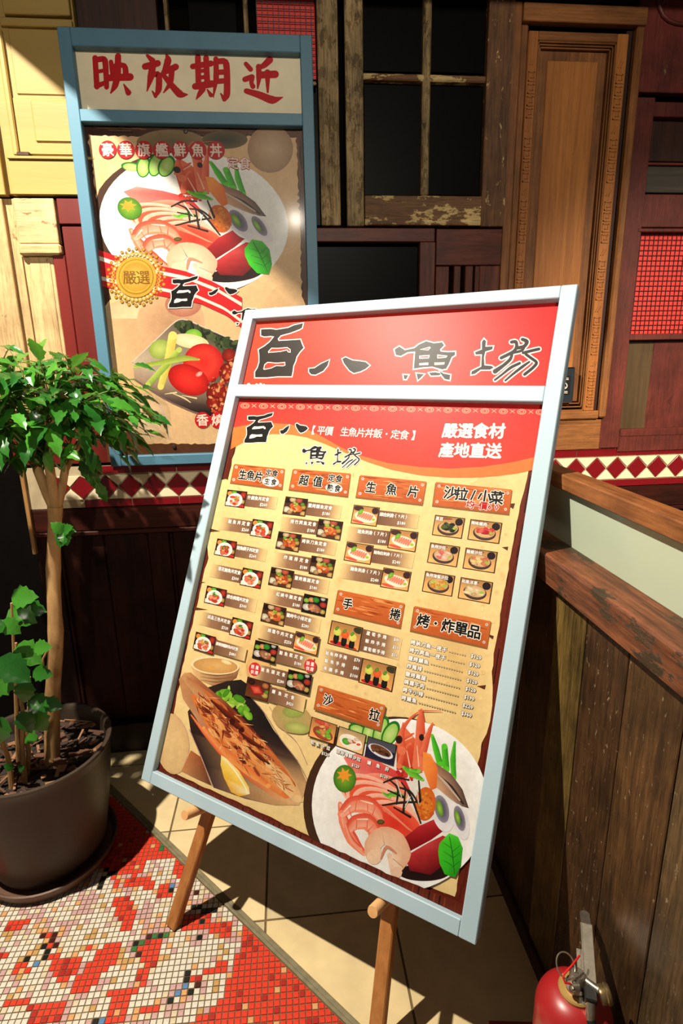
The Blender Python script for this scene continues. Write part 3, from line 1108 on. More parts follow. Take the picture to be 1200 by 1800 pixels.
        for colr, shifts in ([(outline, sh8(bold + ow, 8))] if outline else []) + [(col, [(0, 0)] + (sh8(bold, 4) if bold else []))]:
            for sx, sy in shifts:
                s.raw([a + u * (p[0] - off + sx) * k + w * (p[1] - (lo[1] + hi[1]) / 2 + sy) * k for p in v], f, colr, 'st')

    def build(s, name, parent, m=None, label=None):
        me = bpy.data.meshes.new(name)
        off = root_loc(parent)
        me.from_pydata([(x - off.x, y - off.y, z - off.z) for x, y, z in s.v], [], s.f)
        ca = me.color_attributes.new('ink', 'FLOAT_COLOR', 'POINT')
        buf = np.ones((len(s.v), 4), dtype=np.float32)
        buf[:, :3] = np.array(s.c, dtype=np.float32)
        ca.data.foreach_set('color', buf.ravel())
        me.materials.append(m or INK)
        # every face looks to the front of the sheet
        front = Vector(tuple(-s.nb))
        flip = [p.index for p in me.polygons if p.normal.dot(front) < 0]
        if flip:
            bm = bmesh.new()
            bm.from_mesh(me)
            bm.faces.ensure_lookup_table()
            bmesh.ops.reverse_faces(bm, faces=[bm.faces[i] for i in flip])
            bm.to_mesh(me)
            bm.free()
        o = bpy.data.objects.new(name, me)
        COL.objects.link(o)
        o.parent = parent
        s.clear()
        if label:
            o['label'] = label
        return o


# ------------------------------------------------------------------ brush signs, outlines read off the photo
def _t(ox, oy, k):
    return lambda x, y: (ox + x / k, oy + y / k)


H3, H4 = _t(430, 560, 5.217), _t(680, 560, 4.138)
LOGO = {
    'bai': dict(T=H3, out=[(150, 100), (180, 97), (240, 95), (290, 103), (400, 85), (450, 62), (535, 42), (525, 85), (500, 100), (420, 130), (330, 155), (303, 185), (310, 205), (400, 200), (510, 193),
                           (525, 235), (540, 268), (505, 305), (475, 350), (465, 390), (445, 435), (440, 480), (430, 530), (300, 530), (200, 540), (95, 540), (95, 490), (120, 450), (135, 400),
                           (135, 340), (128, 285), (180, 255), (230, 215), (270, 165), (240, 160), (180, 165), (150, 155)],
                holes=[[(215, 300), (245, 268), (300, 270), (390, 262), (420, 282), (422, 312), (398, 310), (385, 292), (330, 305), (215, 315)],
                       [(170, 465), (180, 420), (210, 397), (290, 405), (370, 398), (373, 430), (350, 438), (290, 435), (240, 458), (180, 470)]]),
    'ba': dict(T=H3, out=[(590, 460), (640, 455), (700, 415), (775, 380), (760, 430), (720, 480), (650, 515), (610, 512), (590, 490)], holes=[],
               more=[[(895, 370), (925, 355), (990, 385), (1050, 390), (1110, 400), (1145, 430), (1110, 460), (1060, 485), (1000, 500), (960, 475), (910, 410)]]),
    'yu': dict(T=H4, out=[(55, 225), (90, 203), (130, 230), (200, 215), (230, 190), (285, 165), (340, 180), (400, 173), (415, 195), (385, 225), (390, 240), (440, 245), (495, 243), (495, 265), (470, 280),
                          (450, 330), (430, 365), (400, 370), (330, 350), (260, 355), (195, 365), (200, 300), (205, 240), (150, 245), (100, 272), (65, 265)],
               holes=[[(238, 225), (310, 205), (318, 212), (300, 232)], [(235, 270), (310, 265), (305, 290), (235, 292)], [(365, 262), (440, 270), (430, 285), (365, 290)],
                      [(235, 325), (300, 320), (300, 338), (235, 340)], [(345, 320), (420, 318), (415, 335), (345, 338)]],
               more=[[(120, 410), (155, 412), (140, 440), (125, 440)], [(215, 400), (270, 405), (245, 430), (225, 447)], [(305, 395), (350, 390), (395, 400), (380, 413), (320, 415)],
                     [(380, 380), (410, 400), (460, 410), (455, 447), (420, 440), (400, 415)]]),
    'chang': dict(T=H4, out=[(690, 170), (705, 150), (720, 165), (715, 205), (770, 203), (765, 225), (715, 240), (705, 280), (708, 340), (760, 345), (775, 355), (750, 372), (680, 372), (640, 402),
                             (613, 407), (615, 385), (640, 372), (685, 350), (690, 260), (645, 262), (640, 245), (690, 225)], holes=[],
                  strokes=[([(905, 172), (940, 165), (945, 205), (925, 240), (830, 287)], 24), ([(985, 152), (1025, 165), (1000, 205), (945, 215)], 26), ([(1000, 200), (985, 235), (910, 250)], 20),
                           ([(990, 250), (1060, 232), (1105, 222)], 22), ([(910, 255), (900, 295), (850, 340), (785, 385)], [20, 24, 24, 34]), ([(1010, 260), (1050, 290), (1095, 320), (1060, 360), (1000, 407)], 22),
                           ([(965, 325), (900, 355), (840, 405), (785, 447)], [20, 22, 16, 16]), ([(1035, 315), (985, 350), (920, 400), (860, 452)], [14, 22, 18, 14])]),
}
BOXES = {'bai': (448, 568, 534, 664), 'ba': (541, 627, 652, 660), 'yu': (690, 598, 802, 669), 'chang': (827, 595, 948, 668)}


def grow(pts, d):
    """push an outline outwards by d"""
    n = len(pts)
    ar = sum(pts[i][0] * pts[(i + 1) % n][1] - pts[(i + 1) % n][0] * pts[i][1] for i in range(n))
    s = 1 if ar > 0 else -1
    out = []
    for i in range(n):
        p, q, r = np.array(pts[i - 1], float), np.array(pts[i], float), np.array(pts[(i + 1) % n], float)
        e1, e2 = q - p, r - q
        n1 = np.array([e1[1], -e1[0]]) / (np.linalg.norm(e1) + 1e-9)
        n2 = np.array([e2[1], -e2[0]]) / (np.linalg.norm(e2) + 1e-9)
        m = n1 + n2
        L = np.linalg.norm(m)
        m = m / L if L > 0.3 else n1
        out.append(tuple(q + s * m * d / max(0.6, float(m @ n1))))
    return out


def logo(sh, which, box, black, white, ground, ow=10):
    e = LOGO[which]
    b0 = BOXES[which]
    fx, fy = (box[2] - box[0]) / (b0[2] - b0[0]), (box[3] - box[1]) / (b0[3] - b0[1])

    def T(x, y):
        u, v = e['T'](x, y)
        return box[0] + (u - b0[0]) * fx, box[1] + (v - b0[1]) * fy
    outs = [e['out']] + e.get('more', [])
    k = ow / max(fx, 0.3) ** 0.35
    for o in outs:
        sh.poly([T(*p) for p in grow(o, k)], white)
    for pts, w in e.get('strokes', []):
        ww = [v + 2 * k for v in w] if isinstance(w, list) else w + 2 * k
        sh.stroke(pts, ww, white, T)
    for o in outs:
        sh.poly([T(*p) for p in o], black)
    for pts, w in e.get('strokes', []):
        sh.stroke(pts, w, black, T)
    for h in e['holes']:
        sh.poly([T(*p) for p in h], white)
        inn = grow(h, -7)
        if fx > 0.8:
            sh.poly([T(*p) for p in inn], ground)


def torn(edge, depth, rnd, n=60):
    """a ragged line through pixel points, pushed about by depth"""
    out = []
    tot = len(edge) - 1
    for i in range(tot):
        a, b = np.array(edge[i], float), np.array(edge[i + 1], float)
        d = b - a
        L = np.linalg.norm(d)
        nn = np.array([-d[1], d[0]]) / L
        m = max(2, int(n * L / 400))
        for k in range(m):
            j = rnd.gauss(0, depth)
            if rnd.random() < 0.06:
                j += rnd.choice((-1, 1)) * depth * 3
            out.append(tuple(a + d * k / m + nn * j))
    out.append(tuple(edge[-1]))
    return out


# ------------------------------------------------------------------ printed food
def scatter(sh, rnd, n, region, size, cols, T=None, flat=0.6):
    """n little dabs inside a polygon"""
    xs, ys = [p[0] for p in region], [p[1] for p in region]
    c = 0
    while c < n:
        x, y = rnd.uniform(min(xs), max(xs)), rnd.uniform(min(ys), max(ys))
        if not inpoly(x, y, region):
            continue
        r = rnd.uniform(*size)
        col = rnd.choice(cols)
        sh.ell(x, y, r, r * rnd.uniform(flat * 0.6, flat * 1.3), rnd.uniform(0, 180), col, tuple(v * 0.86 for v in col), n=8, T=T)
        c += 1


def rice_bowl(sh, T, seed=1, dim=1.0):
    """the big sashimi bowl, drawn in the pixels of a 3.333x crop of the menu"""
    rnd = random.Random(seed)
    E = lambda *a, **k: sh.ell(*a, T=T, **k)
    S = lambda p, w, c, c2=None: sh.stroke(p, w, c, T, c2)
    Pp = lambda pts, cols: sh.poly([T(*p) for p in pts], cols)
    E(545, 650, 530, 520, 0, (60, 40, 28), (70, 44, 28), n=48)
    E(580, 648, 515, 505, 0, (250, 246, 240), (255, 252, 248), n=56, mid=(248, 242, 236))
    E(600, 640, 450, 440, 0, (232, 222, 214), (252, 247, 242), n=48, mid=(240, 232, 224))
    # cucumber
    for x, y, rx, ry, r in ((335, 205, 58, 32, 20), (400, 215, 40, 78, 18), (468, 210, 40, 88, 22), (525, 230, 46, 80, 28)):
        E(x, y, rx, ry, r, (46, 132, 40), (34, 112, 34))
        E(x - 2, y + 4, rx * 0.78, ry * 0.84, r, (206, 222, 140), (150, 200, 84))
    # asparagus
    for p, w in (([(768, 240), (790, 320), (815, 410)], [18, 36, 36]), ([(840, 305), (850, 440)], [36, 40]), ([(900, 280), (888, 380), (895, 490)], [14, 34, 30])):
        S(p, w, (92, 206, 44), (44, 150, 30))
    # prawns
    Pp([(560, 300), (600, 180), (660, 250), (720, 320), (710, 460), (560, 440)], [(226, 92, 56), (240, 120, 80), (232, 110, 70), (214, 70, 44), (190, 40, 30), (178, 36, 28)])
    for p, w in (([(700, 95), (650, 130), (600, 190), (575, 260)], [4, 14, 26, 34]), ([(705, 90), (700, 150), (700, 260), (690, 420)], [14, 46, 62, 78]), ([(770, 172), (745, 230), (720, 330), (700, 380)], [14, 34, 40, 36]),
                 ([(660, 230), (610, 250), (560, 290)], [10, 26, 20]), ([(640, 290), (600, 340), (575, 420)], [16, 30, 34]), ([(690, 95), (820, 98)], [8, 3]), ([(600, 170), (590, 240), (590, 330)], [12, 30, 50])):
        S(p, w, (240, 122, 84), (214, 74, 48))
    for p in ([(610, 270), (650, 250)], [(680, 300), (690, 420)], [(620, 330), (640, 430)], [(720, 250), (740, 210)]):
        S(p, [4, 9], (252, 190, 160))
    E(575, 265, 20, 24, 0, (34, 22, 20), (60, 30, 24))
    E(706, 252, 15, 20, 0, (34, 22, 20), (60, 30, 24))
    # pink tuna and salmon slices
    Pp([(250, 370), (330, 345), (470, 400), (600, 470), (640, 560), (420, 560), (320, 520), (290, 440)], [(240, 120, 110), (246, 150, 136), (236, 96, 90), (214, 50, 50), (206, 40, 40), (230, 70, 64), (240, 110, 100), (244, 130, 118)])
    E(470, 560, 160, 95, 14, (236, 70, 52), (248, 150, 124))
    for k in range(5):
        cx, cy = 440 + k * 26, 610 + k * 34
        E(cx, cy, 236 - k * 14, 112, 28, (238, 76, 50), (252, 190, 164))
        E(cx + 8, cy + 12, 222 - k * 14, 100, 28, (226, 50, 36), (240, 92, 62))
    for k in range(8):
        S([(420 + k * 22, 640 + k * 14), (500 + k * 18, 660 + k * 18), (560 + k * 14, 720 + k * 12)], [2, 7, 2], (246, 140, 110))
    # shrimps: two curled bodies and a row of tails
    for p, w in (([(230, 640), (250, 740), (300, 850), (370, 930)], [26, 60, 70, 30]), ([(240, 700), (300, 640), (390, 640), (450, 690), (470, 740)], [50, 96, 104, 80, 36]),
                 ([(270, 800), (320, 745), (390, 740), (430, 790), (420, 850)], [44, 88, 96, 84, 40]), ([(260, 760), (290, 850), (350, 900)], [16, 34, 18])):
        S(p, w, (250, 142, 108), (226, 76, 54))
        S([(a_ + 4, b_ + 6) for a_, b_ in p], [v * .55 for v in w], (252, 176, 146), (244, 130, 98))
    for p in ([(330, 610), (318, 680)], [(390, 600), (392, 680)], [(440, 640), (420, 706)], [(330, 712), (326, 780)], [(392, 706), (388, 780)], [(430, 760), (392, 800)], [(280, 660), (296, 712)]):
        S(p, [3, 6], (232, 104, 76))
    for p in ([(350, 620), (420, 640)], [(330, 730), (390, 730)], [(250, 690), (290, 650)]):
        S(p, [4, 9], (255, 222, 200))
    # dark tuna
    Pp([(590, 850), (690, 770), (780, 730), (815, 760), (830, 800), (760, 850), (640, 915), (610, 900)], [(150, 24, 30), (190, 40, 44), (200, 54, 56), (180, 36, 40), (150, 20, 28), (140, 16, 24), (120, 14, 20), (130, 18, 24)])
    E(720, 1040, 150, 50, 0, (30, 12, 12), (40, 20, 16))
    Pp([(630, 935), (740, 870), (830, 825), (900, 850), (880, 930), (830, 1000), (760, 1055), (640, 1030), (620, 980)], [(196, 50, 52), (206, 66, 66), (190, 44, 46), (170, 30, 34), (140, 20, 26), (110, 12, 20), (100, 12, 18), (120, 16, 24), (170, 36, 40)])
    # mackerel, orange slice
    Pp([(730, 340), (800, 410), (880, 465), (945, 555), (982, 665), (930, 650), (860, 600), (790, 540)], [(214, 150, 110), (150, 104, 84), (120, 88, 76), (92, 70, 62), (76, 60, 52), (140, 112, 96), (196, 160, 134), (222, 170, 130)])
    S([(800, 470), (880, 540), (950, 640)], [10, 22, 12], (60, 48, 44))
    S([(770, 440), (850, 520), (930, 620)], [8, 14, 8], (206, 178, 158))
    Pp([(715, 335), (760, 350), (800, 430), (795, 545), (760, 560), (715, 440)], [(248, 150, 60), (250, 160, 70), (240, 120, 50), (232, 104, 44), (236, 120, 50), (250, 150, 70)])
    # squid rolls
    for x, y, rx, ry in ((830, 690, 62, 118), (935, 745, 46, 108)):
        E(x, y, rx, ry, -14, (226, 216, 222), (240, 234, 236))
        E(x - 6, y - 20, rx * .66, ry * .70, -14, (70, 66, 82), (150, 140, 156))
        E(x - 18, y - 25, rx * .30, ry * .42, -14, (170, 208, 70), (90, 140, 50))
    # roe
    E(728, 640, 62, 98, 4, (240, 140, 48), (218, 96, 30), n=26)
    scatter(sh, rnd, 60, [(690, 560), (765, 560), (780, 700), (720, 730), (680, 680)], (5, 9), [(248, 160, 66), (236, 120, 40), (224, 100, 34)], T, 1.0)
    scatter(sh, rnd, 30, [(540, 440), (650, 430), (660, 500), (560, 500)], (6, 12), [(214, 40, 34), (232, 70, 50)], T, 1.0)
    # scallop prawn
    S([(430, 950), (415, 880), (480, 815), (560, 850), (600, 940), (570, 1020)], [90, 100, 104, 110, 104, 50], (248, 206, 172), (236, 176, 140))
    S([(470, 960), (500, 880), (560, 930)], [10, 22, 10], (214, 140, 106))
    S([(520, 940), (560, 1040)], [30, 70], (244, 200, 168), (250, 220, 192))
    S([(540, 960), (600, 1010)], [3, 2], (150, 90, 70))
    E(468, 745, 22, 14, 0, (120, 96, 40), (70, 70, 34))
    # herbs and seaweed strips
    for p, w in (([(600, 425), (650, 460), (715, 500)], [16, 46, 14]), ([(640, 440), (690, 450)], [14, 26]), ([(500, 590), (560, 580), (610, 600)], [14, 30, 12]), ([(480, 575), (520, 600)], [10, 18])):
        S(p, w, (130, 206, 60), (60, 150, 40))
    for p in ([(485, 515), (560, 482), (630, 500)], [(520, 500), (575, 545), (560, 640)], [(478, 648), (590, 630), (700, 628)], [(590, 515), (650, 600), (702, 752)], [(545, 660), (640, 715)],
              [(612, 560), (600, 690)], [(690, 505), (700, 620)], [(560, 540), (640, 560), (690, 640)], [(510, 560), (600, 600)]):
        S(p, [8, 14, 9][:len(p)], (26, 24, 20), (54, 46, 36))
    for p in ([(560, 500), (590, 600)], [(640, 600), (610, 660)], [(680, 560), (690, 640)]):
        S(p, [7, 5], (214, 206, 190))
    # calamansi with a star cut
    E(258, 492, 66, 80, 0, (140, 176, 50), (62, 120, 30), n=28)
    st = []
    for k in range(14):
        r = 48 if k % 2 == 0 else 24
        a = k * math.pi / 7
        st.append((255 + r * math.cos(a), 472 + r * 0.95 * math.sin(a)))
    Pp(st, (246, 156, 50))
    # leaf
    Pp([(812, 870), (868, 810), (920, 832), (946, 895), (936, 1000), (902, 1068), (842, 1050), (812, 985), (804, 920)], [(70, 200, 40), (96, 216, 60), (70, 206, 44), (50, 180, 30), (40, 160, 26), (36, 150, 24), (50, 180, 30), (60, 196, 36), (70, 206, 44)])
    S([(870, 830), (888, 930), (900, 1050)], [4, 6, 3], (24, 110, 20))
    for y, d in ((900, 1), (940, 1), (990, 1), (880, -1), (930, -1), (980, -1)):
        S([(885, y + 20), (885 + d * 48, y - 18 + (d < 0) * 6)], [4, 2], (24, 110, 20))


def thumb(sh, q, kind, seed):
    """a small framed dish picture; q its four corners in pixels, clockwise from the top left"""
    rnd = random.Random(seed)
    a, b, c, d = [np.array(p, float) for p in q]

    def T(u, v):
        p = a * (1 - u) * (1 - v) + b * u * (1 - v) + c * u * v + d * (1 - u) * v
        return float(p[0]), float(p[1])

    def E(cx, cy, rx, ry, rot, cin, cout=None, n=16):
        """ellipse in the unit square, kept inside the frame"""
        cout = cout or cin
        al = math.radians(rot)
        pts, cols = [T(cx, cy)], [cin]
        for k in range(n):
            t = 2 * math.pi * k / n
            x, y = rx * math.cos(t), ry * math.sin(t)
            u = min(0.965, max(0.035, cx + x * math.cos(al) - y * math.sin(al)))
            v = min(0.955, max(0.045, cy + x * math.sin(al) + y * math.cos(al)))
            pts.append(T(u, v))
            cols.append(cout)
        sh.raw(pts, [(0, 1 + k, 1 + (k + 1) % n) for k in range(n)], cols)

    def dabs(n, x0, y0, x1, y1, r, cols):
        for _ in range(n):
            cl = rnd.choice(cols)
            E(rnd.uniform(x0, x1), rnd.uniform(y0, y1), rnd.uniform(*r), rnd.uniform(*r) * 0.8, rnd.uniform(0, 180), cl, tuple(v * .82 for v in cl), 8)
    frame = (52, 26, 14)
    sh.quad(T(0, 0), T(1, 0), T(1, 1), T(0, 1), frame)
    m = 0.03
    bg = {'don': (62, 36, 26), 'set': (74, 44, 26), 'dark': (26, 22, 18), 'boat': (226, 160, 92), 'side': (222, 164, 100), 'roll': (214, 150, 86), 'eel': (96, 52, 30), 'steel': (90, 88, 100), 'salad': (222, 150, 84), 'pale': (226, 184, 130)}[kind]
    sh.quad(T(m, m * 1.2), T(1 - m, m * 1.2), T(1 - m, 1 - m * 1.2), T(m, 1 - m * 1.2), tuple(v * .8 for v in bg), tuple(v * .8 for v in bg), tuple(min(255, v * 1.12) for v in bg), tuple(min(255, v * 1.15) for v in bg))
    reds = [(226, 84, 56), (240, 120, 84), (214, 60, 44), (250, 160, 124)]
    if kind == 'don':
        E(.16, .22, .12, .14, 0, (232, 140, 60))
        E(.36, .12, .13, .10, 0, (110, 190, 50), (60, 140, 36))
        E(.84, .24, .16, .20, 0, (196, 60, 40), (120, 30, 24))
        E(.86, .64, .13, .14, 0, (216, 176, 96), (120, 90, 50))
        E(.12, .86, .18, .14, 0, (236, 226, 206))
        E(.84, .92, .16, .10, 0, (206, 40, 36))
        E(.46, .58, .38, .42, 0, (244, 236, 222), (250, 246, 238), 20)
        E(.46, .60, .32, .35, 0, (222, 204, 184), (236, 224, 208), 20)
        dabs(16, .26, .40, .64, .84, (.07, .15), reds)
        dabs(4, .36, .32, .58, .56, (.04, .09), [(90, 170, 50), (206, 190, 70), (60, 120, 40)])
    elif kind == 'set':
        for x, y, r, cl in ((.12, .22, .14, (40, 20, 14)), (.34, .14, .14, (232, 196, 150)), (.62, .14, .15, (206, 90, 70)), (.9, .18, .1, (52, 30, 26)), (.14, .72, .17, (242, 226, 196)), (.3, .84, .12, (196, 150, 110)), (.86, .5, .12, (200, 160, 70)), (.8, .34, .1, (110, 150, 50)), (.9, .86, .14, (224, 180, 110))):
            E(x, y, r, r, 0, cl, tuple(v * .7 for v in cl))
        E(.54, .56, .32, .20, 30, (232, 130, 60), (196, 84, 40))
        dabs(14, .34, .36, .74, .78, (.05, .13), [(240, 160, 84), (214, 100, 50), (248, 190, 120), (180, 70, 36)])
        dabs(5, .30, .28, .60, .40, (.05, .09), [(120, 170, 50), (170, 196, 70)])
    elif kind == 'dark':
        for x, y, r, cl in ((.14, .34, .12, (150, 196, 60)), (.34, .26, .13, (240, 160, 96)), (.52, .22, .14, (60, 150, 50)), (.84, .40, .14, (196, 60, 44)), (.2, .68, .18, (240, 230, 214)), (.86, .76, .12, (206, 180, 90)), (.8, .1, .1, (200, 196, 190))):
            E(x, y, r, r, 0, cl, tuple(v * .7 for v in cl))
        E(.52, .66, .30, .20, 24, (214, 130, 90), (120, 70, 46))
        dabs(10, .36, .50, .72, .82, (.05, .11), [(240, 150, 104), (196, 130, 96), (226, 190, 150), (170, 120, 90)])
    elif kind == 'boat':
        E(.2, .16, .2, .14, 0, (70, 40, 40))
        E(.86, .2, .14, .18, 0, (60, 34, 36))
        E(.52, .58, .44, .28, 14, (250, 240, 222), (244, 226, 200), 20)
        E(.52, .54, .37, .20, 14, (226, 200, 170), (238, 220, 196), 20)
        for k in range(7):
            E(.26 + k * .08, .46 + k * .022, .04, .17, 18, (250, 150, 116), (234, 100, 76), 10)
        E(.3, .34, .08, .16, 20, (150, 200, 60), (90, 160, 40))
        E(.84, .66, .07, .07, 0, (170, 196, 40))
        E(.26, .86, .24, .07, 10, (226, 84, 70))
    elif kind == 'side':
        E(.82, .22, .13, .18, 0, (46, 26, 30), (30, 20, 22))
        E(.3, .12, .3, .08, 0, (150, 84, 50))
        E(.5, .60, .36, .34, 4, (110, 88, 80), (60, 46, 44), 20)
        E(.5, .54, .32, .27, 4, (236, 200, 150), (206, 160, 110), 20)
        cl = [[(34, 36, 28), (50, 56, 36), (90, 100, 50)], [(226, 60, 60), (196, 40, 50), (240, 110, 90)], [(244, 170, 150), (236, 120, 110), (250, 206, 180)], [(240, 196, 130), (226, 130, 90), (250, 220, 150)], [(244, 190, 90), (232, 150, 60), (200, 206, 90)], [(250, 226, 180), (240, 206, 150), (214, 180, 120)]][seed % 6]
        dabs(20, .26, .38, .72, .70, (.06, .13), cl)
        E(.7, .56, .06, .06, 0, (150, 190, 60))
    elif kind == 'roll':
        E(.5, .92, .44, .12, 6, (214, 40, 44), (196, 30, 36))
        for k, cl in enumerate(([(232, 214, 90), (190, 206, 90)], [(240, 110, 50), (226, 80, 40)], [(206, 220, 110), (240, 200, 90)])):
            x = .24 + k * .25
            y = .40 + k * .04
            E(x, y + .30, .09, .24, 0, (30, 32, 24), (18, 20, 16), 12)
            E(x, y + .02, .12, .16, 0, cl[0], cl[1], 12)
            E(x - .03, y - .12, .05, .10, 20, (110, 170, 60), (60, 120, 40), 8)
        E(.88, .16, .16, .14, 0, (60, 56, 34))
    elif kind == 'eel':
        for x, y, r, cl in ((.2, .2, .16, (60, 30, 20)), (.8, .2, .14, (206, 120, 70)), (.84, .7, .14, (214, 180, 90)), (.9, .5, .1, (110, 150, 50))):
            E(x, y, r, r, 0, cl, tuple(v * .7 for v in cl))
        E(.46, .54, .36, .30, 20, (196, 40, 36), (150, 24, 24), 4)
        E(.46, .54, .27, .21, 20, (226, 110, 76), (190, 60, 46), 4)
    elif kind == 'steel':
        sh.quad(T(.03, .5), T(.97, .4), T(.97, .96), T(.03, .96), (38, 36, 60))
        E(.5, .52, .44, .26, 14, (240, 238, 244), (226, 222, 234), 20)
        E(.5, .48, .37, .20, 14, (70, 40, 26), (120, 70, 44), 20)
        dabs(10, .24, .34, .74, .60, (.05, .12), [(60, 36, 24), (130, 80, 50), (40, 28, 20)])
    elif kind == 'salad':
        dabs(8, .1, .08, .8, .3, (.08, .16), [(226, 84, 60), (240, 130, 90)])
        E(.52, .64, .4, .3, 20, (190, 90, 56), (150, 60, 40), 18)
        dabs(14, .24, .30, .76, .72, (.06, .14), [(130, 190, 60), (240, 150, 80), (206, 214, 90), (250, 190, 120)])
    elif kind == 'pale':
        E(.5, .58, .42, .34, 8, (244, 226, 200), (250, 240, 222), 20)
        E(.34, .62, .15, .16, 0, (110, 190, 70), (60, 150, 44))
        dabs(8, .46, .30, .80, .62, (.06, .12), [(240, 90, 70), (250, 220, 200), (90, 160, 60)])
# ================================================================== poster frame on the wall
BLUE = wood('blue grey frame paint', (60, 94, 110), (74, 110, 128), 'Z', 0.45, paint=(76, 116, 136), paint2=(68, 106, 126), cover=0.95, pscale=10, bump=0.12, seed=40)
SY = D - 0.055
s0, s1 = on_y(99, 45, SY), on_y(548, 62, SY)
SX0, SX1, SZ1 = s0[0], s1[0], (s0[2] + s1[2]) / 2
SZ0 = TZ1 + 0.004
sign = thing('poster_frame', ((SX0 + SX1) / 2, SY, SZ0), 'tall blue framed wall poster with a white title panel of red brush signs', 'poster')
sw = 0.036


def sbar(name, x0, x1, z0, z1):
    return MB().box(x0, x1, SY, D - 0.006, z0, z1, 0.002).build(name, BLUE, sign)


zm1, zm0 = on_y(330, 195, SY)[2], on_y(330, 217, SY)[2]
sbar('stile', SX0, SX0 + sw, SZ0, SZ1)
sbar('stile', SX1 - sw, SX1, SZ0, SZ1)
sbar('rail', SX0 + sw, SX1 - sw, SZ1 - 0.046, SZ1)
sbar('rail', SX0 + sw, SX1 - sw, zm0, zm1)
sbar('rail', SX0 + sw, SX1 - sw, SZ0, SZ0 + 0.034)
hp = MB().box(SX0 + sw, SX1 - sw, D - 0.026, D - 0.012, zm1, SZ1 - 0.046).build('title_panel', mat('cream title board', (222, 208, 176), 0.6, var=0.05, vscale=20), sign)
pp = MB().box(SX0 + sw, SX1 - sw, D - 0.026, D - 0.012, SZ0 + 0.034, zm0).build('poster_sheet', mat('poster backing', (190, 150, 104), 0.5), sign)
SH = Sheet((SX0, D - 0.026, SZ0), (1, 0, 0), (0, 0, 1), (0, 1, 0), sign)
C1, C2 = _t(140, 80, 6.0), _t(330, 80, 6.0)
RI = (176, 14, 22)
YING = [([(162, 130), (182, 435)], [44, 46]), ([(190, 148), (262, 138), (274, 200), (284, 440)], [46, 48, 48, 40]), ([(190, 275), (270, 262)], 34), ([(178, 428), (262, 395)], [46, 36]), ([(330, 172), (348, 300)], [36, 42]),
        ([(345, 218), (480, 200), (488, 330)], [36, 46, 48]), ([(308, 342), (530, 332)], [54, 62]), ([(405, 112), (400, 330), (372, 430), (328, 500)], [50, 56, 50, 14]), ([(464, 408), (514, 498)], [10, 48])]
FANG = [([(712, 106), (768, 160)], [24, 48]), ([(690, 222), (822, 188)], [54, 54]), ([(772, 200), (752, 330), (710, 482)], [56, 56, 10]), ([(770, 312), (838, 292), (836, 470), (798, 536)], [40, 50, 52, 22]), ([(766, 482), (800, 536)], [12, 30]),
        ([(916, 100), (936, 150), (900, 268)], [20, 58, 50]), ([(890, 282), (1012, 226)], [48, 54]), ([(972, 250), (960, 400), (884, 498)], [48, 46, 10]), ([(872, 298), (960, 410), (1060, 524), (1132, 518)], [34, 48, 62, 14])]
QI = [([(106, 122), (112, 420)], [48, 46]), ([(192, 130), (206, 420)], [46, 48]), ([(52, 222), (244, 190)], [46, 50]), ([(115, 272), (205, 262)], 34), ([(115, 340), (205, 330)], 34), ([(78, 432), (256, 404)], [54, 58]),
      ([(156, 460), (118, 520), (88, 568)], [52, 36, 8]), ([(204, 464), (244, 524)], [12, 36]), ([(296, 142), (302, 340), (268, 546)], [42, 46, 10]), ([(300, 170), (404, 160), (414, 300), (414, 530), (388, 574)], [46, 52, 52, 54, 26]),
      ([(346, 506), (386, 566)], [10, 40]), ([(320, 282), (400, 280)], 46), ([(320, 378), (400, 372)], 46)]
JIN = [([(612, 194), (662, 252)], [36, 40]), ([(602, 358), (676, 332)], [44, 46]), ([(676, 350), (668, 396), (686, 432)], [40, 34, 42]), ([(618, 480), (760, 522), (896, 584), (1000, 546)], [44, 58, 66, 8]),
       ([(862, 152), (806, 210), (750, 236)], [58, 48, 34]), ([(746, 222), (752, 330), (736, 452)], [44, 46, 14]), ([(764, 312), (920, 304)], [56, 62]), ([(840, 284), (842, 492)], [50, 18])]
for chs, T in ((YING, C1), (FANG, C1), (QI, C2), (JIN, C2)):
    SH.lift = 0.0002
    for p, w in chs:
        SH.stroke(p, [v * 1.32 for v in w] if isinstance(w, list) else w * 1.25, RI, T)
    SH.build('brush_sign', hp, INKM, 'red brush sign')

# ---- the poster print
rp = random.Random(3)
WB1, WB2 = (62, 34, 22), (104, 60, 36)
SH.poly([(130, 214), (538, 214), (546, 800), (190, 812)], [WB1, WB2, WB1, WB2])
for k in range(60):
    y = rp.uniform(220, 238)
    x = rp.uniform(150, 480)
    SH.stroke([(x, y), (x + rp.uniform(20, 60), y + 1)], [1, rp.uniform(1, 3)], rp.choice([(130, 84, 52), (40, 22, 16), (84, 50, 32)]), caps=False)
for k in range(70):
    y = rp.uniform(240, 780)
    x = rp.uniform(146, 160) + (y - 240) * 0.095
    SH.stroke([(x, y), (x + 3, y + rp.uniform(15, 50))], [1, rp.uniform(1, 3)], rp.choice([(120, 60, 36), (36, 18, 12), (84, 40, 24)]), caps=False)
for k in range(60):
    y = rp.uniform(240, 520)
    x = rp.uniform(522, 532)
    SH.stroke([(x, y), (x, y + rp.uniform(15, 50))], [1, rp.uniform(1, 3)], rp.choice([(130, 84, 52), (36, 20, 14), (90, 54, 36)]), caps=False)
edge = torn([(156, 238), (300, 241), (430, 240), (520, 242), (524, 330), (528, 420), (529, 530), (534, 778), (360, 780), (242, 780), (222, 660), (200, 560), (185, 460), (170, 350), (156, 238)], 1.0, rp, 70)
SH.poly(edge, (228, 186, 136))
SH.ell(475, 262, 40, 42, 0, (206, 176, 140), (170, 130, 96))
